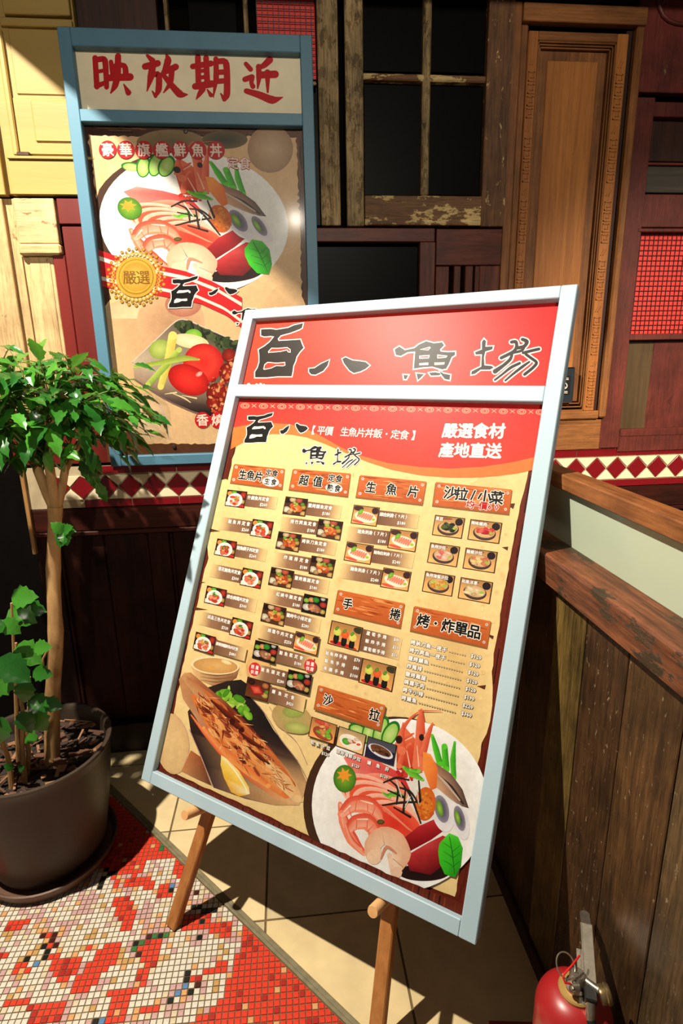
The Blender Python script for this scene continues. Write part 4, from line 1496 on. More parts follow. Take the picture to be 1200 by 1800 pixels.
SH.ell(300, 250, 60, 22, 0, (110, 100, 70), (150, 120, 84))
SH.ell(395, 246, 40, 16, 0, (60, 56, 40), (110, 90, 60))
for x, y, rx, ry, ci, co in ((200, 300, 26, 40, (236, 196, 140), (230, 184, 126)), (210, 600, 40, 80, (240, 204, 150), (226, 186, 132)), (230, 700, 60, 60, (236, 190, 132), (222, 176, 120)), (500, 560, 40, 60, (214, 170, 126), (220, 180, 130))):
    SH.ell(x, y, rx, ry, 0, ci, co)
# misted bowls behind the meat plate
SH.ell(238, 560, 62, 36, 0, (232, 204, 160), (206, 172, 130))
SH.poly([(176, 560), (300, 560), (290, 640), (250, 670), (210, 660)], [(214, 176, 130), (190, 150, 112), (196, 150, 110), (226, 180, 130), (230, 186, 134)])
SH.stroke([(282, 540), (297, 560), (292, 590), (262, 620)], [2, 2, 2, 1], (246, 230, 206))
SH.ell(262, 735, 38, 46, 0, (230, 204, 164), (210, 170, 126))
SH.stroke([(235, 690), (270, 698), (292, 730), (298, 775)], [1.5, 2.5, 2.5, 2], (206, 176, 160))
SH.ell(300, 565, 60, 50, 0, (186, 142, 106), (214, 170, 126))
SH.ell(322, 535, 32, 22, 0, (206, 150, 120), (176, 110, 86))
SH.build('poster_ground', pp, INKP, 'aged paper on a dark board')
A = np.array([[258, 490, 1], [880, 940, 1], [500, 900, 1], [728, 640, 1], [450, 215, 1], [65, 600, 1], [1085, 640, 1], [850, 370, 1]], float)
Bq = np.array([[236, 388], [437, 450], [340, 470], [381, 388], [258, 300], [178, 372], [520, 366], [401, 302]], float)
aff = np.linalg.lstsq(A, Bq, rcond=None)[0]


def TP(x, y):
    q = np.array([x, y, 1.0]) @ aff
    return min(519.0, max(170.0, float(q[0]))), max(242.0, float(q[1]))


rice_bowl(SH, TP, 4)
SH.build('rice_bowl_print', pp, INKP, 'printed white bowl of mixed sashimi')
# meat plate
c2 = _t(150, 430, 4.0)
E = lambda *a, **k: SH.ell(*a, T=c2, **k)
S = lambda p, w, c, cc=None: SH.stroke(p, w, c, c2, cc)
Pp = lambda pts, cols: SH.poly([c2(*p) for p in pts], cols)
Pp([(335, 820), (500, 660), (640, 535), (700, 528), (860, 600), (1080, 690), (1120, 1180), (960, 1230), (760, 1170), (560, 1085), (345, 940)],
   [(200, 176, 150), (150, 130, 110), (96, 84, 70), (70, 66, 50), (50, 56, 36), (40, 40, 28), (36, 26, 22), (30, 22, 20), (44, 34, 32), (90, 70, 64), (170, 140, 116)])
S([(330, 825), (500, 665), (640, 530), (700, 522), (880, 600), (1080, 690)], 7, (214, 196, 176))
S([(340, 945), (560, 1090), (760, 1180), (960, 1240)], 9, (120, 96, 90))
scatter(SH, rp, 60, [(640, 560), (720, 540), (1060, 690), (1060, 760), (700, 640)], (14, 34), [(60, 76, 40), (36, 44, 26), (84, 96, 56)], c2)
E(525, 735, 78, 66, -20, (196, 206, 110), (146, 166, 70))
E(760, 640, 60, 46, 0, (170, 206, 80), (110, 170, 50))
E(740, 680, 130, 50, 10, (240, 230, 190), (214, 206, 150))
S([(615, 640), (590, 800), (530, 1000)], [62, 60, 44], (232, 214, 110), (206, 186, 80))
S([(660, 740), (540, 880), (440, 985)], [40, 46, 40], (190, 206, 96), (130, 160, 60))
E(830, 835, 142, 140, 0, (226, 44, 34), (196, 26, 24), mid=(232, 60, 46))
E(725, 950, 150, 102, 24, (236, 56, 44), (176, 22, 20), mid=(222, 40, 32))
E(800, 910, 26, 16, -30, (252, 200, 190), (240, 110, 96))
S([(340, 862), (560, 825), (700, 795), (800, 808)], [16, 40, 42, 12], (186, 200, 90), (136, 156, 50))
for p in ([(600, 1040), (700, 1080), (740, 1110)], [(560, 1050), (640, 1040)], [(680, 1060), (780, 1080)]):
    S(p, [4, 12, 5][:len(p)], (232, 206, 160))
for x, y, r in ((930, 1050, 80), (1010, 900, 70), (1010, 780, 50), (960, 1140, 70), (900, 1110, 50)):
    E(x, y, r, r, 0, (170, 44, 26), (110, 20, 14))
scatter(SH, rp, 120, [(860, 960), (1080, 740), (1080, 1180), (880, 1180)], (6, 18), [(214, 84, 50), (232, 120, 70), (150, 34, 22), (246, 170, 110)], c2)
SH.build('meat_plate_print', pp, INKP, 'printed dark plate of tomato, asparagus and glazed meat')
# ribbon
top = [(60, 25), (250, 92), (480, 140), (700, 186), (900, 262), (1100, 372)]
bot = [(78, 286), (250, 322), (480, 352), (800, 412), (1000, 504), (1100, 590)]


def lerp2(t):
    def at(L, u):
        k = u * (len(L) - 1)
        i = min(int(k), len(L) - 2)
        return np.array(L[i]) * (1 - k + i) + np.array(L[i + 1]) * (k - i)
    return [tuple(at(top, u) * (1 - t) + at(bot, u) * t) for u in np.linspace(0, 1, 24)]


for t0, t1, col in ((0, .17, (206, 32, 36)), (.17, .29, (240, 226, 206)), (.29, .72, (206, 32, 36)), (.72, .83, (240, 226, 206)), (.83, 1, (206, 32, 36))):
    a, bq = lerp2(t0), lerp2(t1)
    n = len(a)
    SH.raw([c2(*p) for p in a + bq], [(i, i + 1, n + i + 1, n + i) for i in range(n - 1)], col)
for w, bx in (('bai', (297, 485, 349, 541)), ('ba', (366, 504, 419, 520)), ('yu', (406, 541, 462, 572)), ('chang', (474, 541, 524, 574))):
    logo(SH, w, bx, (16, 14, 14), (240, 232, 222), (206, 32, 36), 12)
SH.build('ribbon_print', pp, INKP, 'red ribbon print with black brush lettering')
# gold seal
gx_, gy_ = 239.5, 487
for k in range(24):
    a = k * math.pi / 12
    SH.ell(gx_ + 50 * math.cos(a), gy_ + 50 * math.sin(a), 3.0, 3.0, 0, (206, 164, 60), (150, 110, 30), n=10)
    a += math.pi / 24
    SH.ell(gx_ + 46 * math.cos(a), gy_ + 46 * math.sin(a), 2.4, 2.4, 0, (196, 150, 50), (140, 100, 30), n=8)
for k in range(36):
    a = k * math.pi / 18
    SH.ell(gx_ + 40.5 * math.cos(a), gy_ + 40.5 * math.sin(a), 3.6, 3.6, 0, (206, 160, 60), (206, 160, 60), n=8)
for k in range(36):
    a = k * math.pi / 18
    SH.ell(gx_ + 39.5 * math.cos(a), gy_ + 39.5 * math.sin(a), 1.5, 1.5, 0, (250, 236, 200) if math.sin(a) < -.3 or math.sin(a) > .5 else (200, 40, 36), n=8)
SH.ell(gx_, gy_, 36, 36, 0, (214, 166, 62), (206, 158, 56), n=40)
SH.ell(gx_, gy_, 31, 31, 0, (176, 128, 36), (160, 116, 30), n=40)
SH.ell(gx_, gy_ - 0.5, 29, 29, 0, (226, 182, 84), (206, 158, 54), n=40)
SH.ell(gx_, gy_, 25.5, 25.5, 0, (226, 180, 80), (190, 140, 46), n=40)
SH.chars('嚴選', (gx_ - 23, gy_ + 1), (gx_ + 24, gy_ + 1), 24, (128, 86, 22), 0.012)
SH.build('gold_seal_print', pp, INKP, 'round gold seal')
# title of the dish in red discs
SH.lift += 0.00002
for i, ch in enumerate('豪華旗艦鮮魚丼'):
    x, y = 189.5 + i * 31.7, 263.5 + i * 0.25
    SH.ell(x, y, 15.3, 16, 0, (196, 24, 34), (190, 20, 30), n=26)
    SH.chars(ch, (x - 12, y), (x + 12, y), 23, (240, 222, 206), 0.02)
    SH.build('title_disc', pp, INKP, 'white sign on a red disc')
SH.chars('定食', (399, 287), (441, 288), 21, (240, 226, 214), 0.012, (200, 30, 34), 0.035)
SH.build('set_meal_lettering', pp, INKP)
for i, ch in enumerate('香燒'):
    x, y = 356 + i * 26.5, 738
    SH.ell(x, y, 13.6, 14.2, 0, (214, 28, 36), (206, 24, 32), n=24)
    SH.chars(ch, (x - 10, y), (x + 10, y), 20, (250, 226, 206), 0.02)
    SH.build('title_disc', pp, INKP, 'white sign on a red disc')
for x, y in ((326, 231), (306, 785)):
    q = on_y(x, y, D - 0.026)
    MB().lathe((q[0], q[1] - 0.0035, q[2]), [(0.0001, -0.002), (0.006, -0.001), (0.0075, 0.0035)], 14, axis=(0, 1, 0)).build('nail', mat('dark nail', (44, 28, 22), 0.5), sign, True)

# ================================================================== menu board
UX = np.array([0.8113, -0.5846, 0.0])
NBH = np.array([0.5846, 0.8113, 0.0])
LEAN = math.radians(24.24)
UY = NBH * math.sin(LEAN) + np.array([0, 0, 1]) * math.cos(LEAN)
NB = NBH * math.cos(LEAN) - np.array([0, 0, 1]) * math.sin(LEAN)
B0 = np.array([-0.455, 1.415, 0.361])
BW, BH, BT = 0.9724, 1.4274, 0.038
WHT = wood('pale blue board paint', (140, 160, 172), (156, 174, 184), 'Z', 0.45, paint=(164, 184, 194), paint2=(157, 178, 188), cover=0.96, pscale=9, bump=0.10, seed=41)
board = thing('menu_board', B0 + UX * BW / 2 + NB * BT / 2, 'leaning menu board in a pale blue frame with a red header', 'menu board')


def bbar(name, a0, a1, t0, t1, d0=0.0, d1=BT, m=None, parent=None, ch=0.002):
    c = B0 + UX * (a0 + a1) / 2 + UY * (t0 + t1) / 2 + NB * (d0 + d1) / 2
    return MB().obox(c, (UX, NB, UY), ((a1 - a0) / 2, (d1 - d0) / 2, (t1 - t0) / 2), ch).build(name, m or WHT, parent or board)


fw = 0.036
bbar('stile', 0, fw, 0, BH)
bbar('stile', BW - fw, BW, 0, BH)
bbar('rail', fw, BW - fw, BH - 0.031, BH)
bbar('rail', fw, BW - fw, 1.145, 1.183)
bbar('rail', fw, BW - fw, 0, 0.034)
hd = bbar('header_panel', fw, BW - fw, 1.183, BH - 0.031, 0.022, 0.030, mat('header backing', (200, 50, 40), 0.4), ch=0)
ms = bbar('menu_sheet', fw, BW - fw, 0.034, 1.145, 0.022, 0.030, mat('menu backing', (220, 180, 120), 0.4), ch=0)
M = Sheet(B0 + NB * 0.022, UX, UY, NB, board)
HR = (224, 58, 40)
e0, e1 = fw, BW - fw
M.raw([(e0, 1.183), (e1, 1.183), (e1, BH - .031), (e0, BH - .031)], [(0, 1, 2, 3)], [(228, 66, 42), (220, 48, 38), (212, 30, 34), (228, 66, 42)], 'st')  # top right corner coloured darker, standing in for the fading lamp light
for x, r_ in ((437, 3), (451, 2.4), (458, 3), (464, 1.6)):
    M.ell(x, 676, r_, r_ * .9, 0, (250, 240, 230), n=10)
M.build('header_ground', hd, INK, 'red header ground')
for w in ('bai', 'ba', 'yu', 'chang'):
    logo(M, w, BOXES[w], (44, 36, 32), (250, 240, 226), HR, 9)
    M.build('brush_sign', hd, INK, 'black brush sign with a white outline')

# ---- menu print: wooden ground, torn paper, red head
rb = random.Random(9)
WD = [(96, 34, 18), (118, 44, 22), (70, 22, 12), (140, 60, 30), (54, 18, 12)]
M.raw([(e0, .034), (e1, .034), (e1, 1.145), (e0, 1.145)], [(0, 1, 2, 3)], [(110, 42, 22), (104, 34, 20), (110, 40, 22), (96, 34, 18)], 'st')
for k in range(260):
    if k % 3 == 0:
        sx, t0 = e0 + rb.uniform(0.001, 0.04), rb.uniform(0.04, 0.95)
    elif k % 3 == 1:
        sx, t0 = e1 - rb.uniform(0.001, 0.06), rb.uniform(0.04, 0.95)
    else:
        sx, t0 = rb.uniform(e0, e1 - .02), rb.uniform(0.036, 0.062)
    L = rb.uniform(0.02, 0.12) if k % 3 < 2 else rb.uniform(.004, .016)
    wq = rb.uniform(0.0008, 0.003)
    M.raw([(sx, t0), (sx + wq, t0), (sx + wq, min(1.1, t0 + L)), (sx, min(1.1, t0 + L))], [(0, 1, 2, 3)], rb.choice(WD), 'st')
M.build('wood_ground_print', ms, INK, 'dark red wood ground')
PAP = (244, 210, 146)
pe = torn([(414, 785), (404, 830), (386, 905), (372, 960), (356, 1020), (342, 1085), (326, 1150), (312, 1215), (300, 1290), (288, 1350), (330, 1370), (420, 1410), (520, 1458), (590, 1490), (690, 1536), (800, 1576),
           (812, 1500), (830, 1400), (848, 1300), (862, 1200), (876, 1100), (893, 1000), (912, 900), (930, 822)], 0.6, rb, 40)
M.poly([(412, 720)] + pe + [(948, 722)], PAP)
# paper tone: warm rim and pale middle, printed
for x, y, rx, ry, ci, co in ((560, 900, 130, 120, (246, 220, 156), PAP), (420, 1000, 50, 160, (236, 196, 128), PAP), (800, 1150, 60, 170, (228, 188, 122), PAP), (640, 1120, 90, 120, (240, 208, 146), PAP), (450, 1150, 60, 70, (232, 190, 124), PAP), (860, 870, 40, 60, (232, 194, 128), PAP)):
    M.ell(x, y, rx, ry, -10, ci, co)
for k in range(150):
    x, y = rb.uniform(360, 900), rb.uniform(830, 1330)
    cl = rb.choice([(232, 190, 122), (246, 214, 152), (226, 184, 118)])
    if 420 - (y - 800) * .2 < x < 915 - (y - 850) * .15:
        M.ell(x, y, rb.uniform(2, 9), rb.uniform(2, 6), rb.uniform(0, 180), cl, PAP, n=8)
for q in ([(366, 928), (388, 934), (360, 936)], [(342, 1020), (362, 1024), (340, 1027)], [(338, 1066), (366, 1072), (334, 1073)], [(866, 1124), (850, 1112), (868, 1118)], [(852, 1212), (838, 1206), (854, 1204)], [(905, 885), (888, 886), (902, 895)], [(893, 961), (882, 962), (892, 968)]):
    M.poly(q, (96, 50, 26))
# red and orange head
oc = (236, 120, 58)
rc = (226, 62, 46)
paper_top = [(406, 790), (440, 772), (479, 763), (510, 764), (539, 769), (570, 780), (600, 793), (645, 812), (688, 826), (740, 836), (792, 840), (835, 840), (875, 837), (912, 832), (948, 824)]
orange_top = [(410, 752), (440, 746), (479, 744), (510, 746), (534, 752), (555, 762), (572, 771), (600, 787), (627, 799), (680, 814), (737, 821), (790, 824), (847, 821), (900, 813), (956, 800)]
tl, tr = (416, 702), (972, 709)
n = len(paper_top)
M.raw(orange_top + paper_top, [(i, i + 1, n + i + 1, n + i) for i in range(n - 1)], oc)
tops = [tuple(np.array(tl) + (np.array(tr) - np.array(tl)) * i / (n - 1)) for i in range(n)]
M.raw(tops + orange_top, [(i, i + 1, n + i + 1, n + i) for i in range(n - 1)], [(216, 40, 40)] * n + [rc] * n)
for k in range(17):
    x, y = 431 + k * 32.4, 713.5 + k * 0.72
    for r_, cl in ((8, (246, 160, 130)), (6.4, (222, 56, 46)), (4.6, (246, 160, 130)), (3.0, (222, 56, 46))):
        M.ell(x, y, r_, r_ * 0.62, 0, cl, n=14)
    M.stroke([(x + 12, y - 3), (x + 20, y + 3)], [1.2, 1.2], (246, 160, 130), caps=False)
    M.stroke([(x + 12, y + 3), (x + 20, y - 3)], [1.2, 1.2], (246, 160, 130), caps=False)
M.build('paper_print', ms, INK, 'aged paper with a red and orange head')
LP = M.lift + 0.00001

# ---- grilled fish on a black plate, bottom left
c6 = _t(240, 1160, 3.53)
c7 = _t(530, 1220, 3.333)
E = lambda *a, **k: M.ell(*a, T=c6, **k)
S = lambda p, w, c, cc=None: M.stroke(p, w, c, c6, cc)
Pp = lambda pts, cols: M.poly([c6(*p) for p in pts], cols)
Pp([(342, 40), (640, 52), (622, 110), (560, 150), (470, 158), (400, 130), (360, 90)], [(222, 176, 118), (170, 120, 80), (140, 92, 62), (150, 100, 66), (190, 138, 92), (222, 172, 116), (232, 186, 126)])
E(490, 34, 150, 56, 4, (240, 206, 146), (248, 224, 178), mid=(240, 206, 146))
E(492, 36, 138, 47, 4, (226, 178, 108), (206, 150, 86))
E(560, 14, 34, 12, 20, (250, 232, 180), (236, 200, 134))
E(470, 50, 30, 14, 10, (236, 170, 84), (222, 166, 96))
for y_ in (92, 112, 132):
    S([(400, y_ - 8), (500, y_ + 8), (600, y_ - 6)], [2, 6, 2], (120, 76, 50))
E(225, 520, 104, 190, -6, (236, 198, 140), (226, 182, 124), mid=(234, 194, 136))
S([(235, 330), (310, 420), (335, 540), (290, 680)], [4, 6, 6, 4], (214, 170, 140))
Pp([(340, 560), (400, 600), (470, 780), (380, 740), (280, 690)], [(190, 110, 60), (150, 80, 46), (90, 50, 34), (140, 84, 50), (206, 140, 90)])
Pp([(320, 320), (440, 172), (560, 132), (650, 122), (690, 150), (705, 230), (770, 290), (850, 430), (950, 560), (1000, 620), (1066, 780), (1010, 900), (860, 900), (680, 860), (480, 790), (430, 660), (340, 450)],
   [(60, 40, 30), (52, 36, 30), (44, 34, 30), (40, 32, 30), (34, 26, 26), (30, 22, 22), (34, 26, 24), (30, 24, 24), (50, 36, 32), (80, 56, 46), (206, 160, 110), (226, 180, 124), (200, 150, 100), (110, 84, 80), (80, 56, 60), (50, 34, 36), (44, 30, 28)])
S([(330, 430), (420, 640), (470, 780)], [5, 6, 5], (190, 150, 130))
S([(720, 240), (800, 330), (900, 500), (1000, 620), (1080, 780)], [4, 5, 5, 5, 4], (150, 120, 110))
scatter(M, rb, 26, [(490, 190), (560, 165), (640, 240), (720, 330), (740, 410), (690, 370), (600, 290), (500, 240)], (20, 40), [(150, 206, 60), (110, 180, 40), (190, 220, 100), (80, 150, 34)], c6)
fish = [(265, 120), (300, 80), (340, 78), (400, 130), (470, 190), (560, 262), (640, 340), (700, 400), (770, 480), (830, 545), (890, 620), (950, 690), (1000, 780), (1040, 880), (960, 890), (880, 870), (760, 790), (640, 705), (530, 590), (430, 470), (370, 360), (290, 240)]
Pp(fish, [(200, 140, 90), (214, 160, 104), (190, 130, 84), (170, 104, 66), (150, 80, 50), (140, 66, 40), (120, 44, 26), (110, 36, 22), (120, 40, 24), (150, 66, 36), (180, 100, 56), (206, 140, 84), (222, 170, 116), (232, 190, 136), (230, 180, 124), (222, 160, 100), (206, 110, 60), (206, 84, 44), (196, 70, 40), (190, 90, 56), (200, 140, 100), (196, 140, 96)])
for p, w, ca, cb in (([(330, 130), (470, 260), (640, 430), (820, 610), (960, 780)], [30, 70, 96, 90, 60], (176, 84, 42), (206, 110, 56)), ([(360, 230), (460, 370), (620, 560), (800, 720), (930, 830)], [40, 80, 110, 100, 60], (222, 122, 58), (238, 160, 90)),
                     ([(300, 110), (380, 190), (470, 280)], [30, 60, 30], (206, 150, 100), (186, 120, 76)), ([(420, 420), (540, 560), (680, 680), (820, 780)], [20, 46, 50, 30], (240, 160, 84), (226, 110, 56)), ([(820, 640), (920, 760), (1000, 860)], [40, 90, 50], (240, 196, 140), (230, 176, 116))):
    S(p, w, ca, cb)
S([(340, 340), (420, 450), (520, 570), (640, 700)], [8, 20, 26, 14], (226, 90, 46), (244, 150, 90))
Pp([(528, 590), (560, 610), (640, 690), (700, 790), (705, 830), (680, 838), (640, 845), (590, 820), (545, 730), (524, 650)], [(250, 226, 130), (252, 230, 150), (250, 220, 120), (246, 206, 96), (252, 236, 180), (240, 190, 70), (240, 176, 44), (236, 166, 36), (244, 186, 50), (250, 206, 80)])
S([(535, 600), (610, 680), (680, 790), (690, 830)], [3, 9, 9, 4], (254, 244, 206))
for k in range(46):
    t, sd_ = rb.uniform(.12, .80), rb.uniform(-.9, .9)
    x = 330 + 640 * t + sd_ * 80 * math.sin(math.pi * min(1, t * 1.1))
    y = 170 + 660 * t - sd_ * 80 * math.sin(math.pi * min(1, t * 1.1))
    cl = rb.choice([(120, 42, 22), (150, 58, 28), (190, 84, 40), (232, 140, 70), (96, 30, 18), (240, 164, 92)])
    E(x, y, rb.uniform(14, 52), rb.uniform(6, 16), 46 + rb.gauss(0, 14), cl, tuple(v * .9 + 18 for v in cl), n=12)
for k in range(230):
    t, sd_ = rb.uniform(.06, .97), rb.uniform(-1, 1)
    x = 330 + 640 * t + sd_ * 105 * math.sin(math.pi * min(1, t * 1.1)) * .75
    y = 170 + 660 * t - sd_ * 105 * math.sin(math.pi * min(1, t * 1.1)) * .75
    a_ = math.radians(46 + rb.gauss(0, 22))
    l_ = rb.uniform(20, 90)
    cl = rb.choice([(110, 34, 18), (226, 140, 70), (90, 26, 16), (240, 176, 104), (190, 80, 36), (150, 54, 26), (250, 206, 150)] if t < .7 else [(236, 180, 116), (214, 140, 80), (246, 206, 150), (196, 110, 60), (230, 160, 96)])
    S([(x, y), (x + l_ * .5 * math.cos(a_), y + l_ * .5 * math.sin(a_)), (x + l_ * math.cos(a_), y + l_ * math.sin(a_))], [.5, rb.uniform(2, 7), .5], cl)
for p, w in (([(470, 250), (560, 330), (640, 380)], [10, 34, 10]), ([(600, 380), (660, 430)], [40, 26]), ([(640, 440), (720, 510), (790, 540)], [8, 28, 6]), ([(700, 540), (780, 610), (830, 640)], [6, 20, 6])):
    S(p, w, (66, 20, 14), (120, 44, 22))
# misted greens behind
E(970, 360, 130, 90, 20, (176, 170, 96), (190, 150, 96))
E(980, 320, 70, 40, 0, (160, 176, 80), (150, 150, 80))
E(1000, 420, 80, 36, 10, (196, 200, 110), (160, 160, 84))
S([(830, 290), (900, 420), (1000, 500), (1060, 640)], [4, 4, 4, 3], (190, 160, 130))
E(760, 60, 76, 100, 0, (232, 186, 120), (226, 180, 116))
S([(690, 30), (700, 100), (760, 160), (930, 180)], [4, 5, 5, 3], (214, 150, 110))
M.build('grilled_fish_print', ms, INK, 'printed grilled fish with lemon on a black plate')
# ---- the rice bowl, bottom right


def TM_(x, y):
    X, Y = c7(x, y)
    return X, Y


rice_bowl(M, TM_, 1)
# wooden border laid back over the rim of the bowl
strip = torn([(876, 1290), (870, 1330), (862, 1370), (850, 1430), (838, 1480), (826, 1530), (810, 1579)], 0.5, rb, 40)
outer = [(x_, y_) for x_, y_ in ((905, 1290), (898, 1330), (888, 1390), (876, 1450), (862, 1520), (848, 1580), (838, 1612))]
ra = [M.st(*p) for p in strip]
rbk = [M.st(*p) for p in outer]
ra = [np.array([min(e1 - .002, q[0]), q[1]]) for q in ra] + [np.array([min(e1 - .002, ra[-1][0]), .034])]
nn_ = len(ra)
M.raw(ra + [np.array([e1, q[1]]) for q in ra], [(i, i + 1, nn_ + i + 1, nn_ + i) for i in range(nn_ - 1)], (104, 34, 20), 'st')
for k in range(40):
    i = rb.randrange(nn_ - 4)
    sx = rb.uniform(max(ra[i][0], ra[min(i + 3, nn_ - 1)][0]) + .003, e1)
    M.raw([(sx, ra[i][1]), (sx + .0014, ra[i][1]), (sx + .0014, ra[i][1] - .03), (sx, ra[i][1] - .03)], [(0, 1, 2, 3)], rb.choice(WD), 'st')
low = torn([(283, 1352), (330, 1371), (420, 1411), (520, 1459), (590, 1491), (690, 1537), (802, 1581)], 0.5, rb, 40)
ra = [M.st(*p) for p in low]
ra = [np.array([e0, ra[0][1]])] + [np.array([q[0], max(.036, q[1])]) for q in ra] + [np.array([e1, max(.036, ra[-1][1])])]
nn_ = len(ra)
M.raw(ra + [np.array([q[0], .034]) for q in ra], [(i, i + 1, nn_ + i + 1, nn_ + i) for i in range(nn_ - 1)], (104, 38, 22), 'st')
for k in range(160):
    i = rb.randrange(1, nn_ - 1)
    M.raw([(ra[i][0], .035), (ra[i][0] + .003, .035), (ra[i][0] + .003, ra[i][1] - .002), (ra[i][0], ra[i][1] - .002)], [(0, 1, 2, 3)], rb.choice(WD), 'st')
M.build('rice_bowl_print', ms, INK, 'printed white bowl of sashimi with prawns and a green leaf')

# ---- wooden name plaques
LTOP = M.lift + 0.00001
M.lift = LP
INKB, OUTL = (22, 16, 14), (252, 244, 230)


def plaque(q, texts):
    a, b, c, d = [np.array(p, float) for p in q]

    def T(u, v):
        p = a * (1 - u) * (1 - v) + b * u * (1 - v) + c * u * v + d * (1 - u) * v
        return float(p[0]), float(p[1])
    sd = (150, 96, 52)
    M.lift = LTOP if q[0][1] > 1150 else LP
    M.quad(T(-.012, .04), T(1.012, .04), T(1.012, 1.08), T(-.012, 1.08), sd)
    M.quad(T(0, 0), T(1, 0), T(1, 1), T(0, 1), (206, 104, 48), (212, 112, 52), (190, 88, 38), (200, 96, 42))
    for k in range(26):
        v, u = rb.uniform(.04, .94), rb.uniform(0, .7)
        w = rb.uniform(.12, .3)
        dv = rb.uniform(-.03, .03)
        M.stroke([T(u, v), T(u + w / 2, v + dv), T(min(1, u + w), v)], [.5, rb.uniform(1, 3), .5], rb.choice([(232, 142, 76), (160, 66, 26), (238, 160, 92), (176, 78, 34)]), caps=False)
    for u, v in ((.045, .16), (.955, .16), (.045, .84), (.955, .84)):
        x, y = T(u, v)
        M.ell(x, y, 2.6, 2.6, 0, (150, 120, 100), (236, 226, 214), n=12)
    for t, ua, ub, v, h, col, out, bold in texts:
        if t in ('生食', '熟食'):
            xo, yo = T((ua + ub) / 2, v)
            M.ell(xo, yo, 15, 8.4, 6, OUTL, n=24)
        M.chars(t, T(ua, v), T(ub, v), h, col, bold, out, 0.05)
    M.build('name_plaque', ms, INK, 'printed wooden plaque with black signs')
    return T


plaque(((413, 815.8), (500.5, 824.3), (496.3, 859.5), (406.3, 848)), [('生魚片', .12, .60, .52, 17, INKB, OUTL, .03), ('定食', .63, .89, .28, 12, INKB, OUTL, .03), ('生食', .63, .89, .72, 11, INKB, None, .03)])
plaque(((516.3, 824.3), (616.3, 832.5), (611.3, 872), (509.3, 860)), [('超值', .10, .58, .50, 18, INKB, OUTL, .03), ('定食', .62, .88, .28, 13, INKB, OUTL, .03), ('熟食', .62, .88, .72, 12, INKB, None, .03)])
plaque(((633.8, 835.4), (749.2, 846.8), (742.4, 886.4), (626.8, 873.1)), [('生魚片', .04, 1.0, .50, 19, INKB, OUTL, .03)])
plaque(((767, 847.6), (899.3, 860.9), (893.7, 902.9), (761.4, 887.8)), [('沙拉/小菜', .13, .90, .40, 22, INKB, OUTL, .03), ('均一價60', .44, .88, .80, 14, (196, 16, 22), OUTL, .03)])
plaque(((595.5, 1036.8), (711.2, 1060.8), (704, 1102.7), (588, 1076)), [('手  捲', .06, 1.02, .52, 19, INKB, OUTL, .03)])
plaque(((729.3, 1065.3), (862.7, 1092), (855.5, 1137.3), (722.7, 1107.5)), [('烤・炸單品', .06, .90, .52, 23, INKB, OUTL, .03)])
plaque(((562.7, 1204), (678.7, 1239.2), (670, 1281.9), (555, 1244)), [('沙  拉', .06, 1.0, .50, 20, INKB, OUTL, .03)])

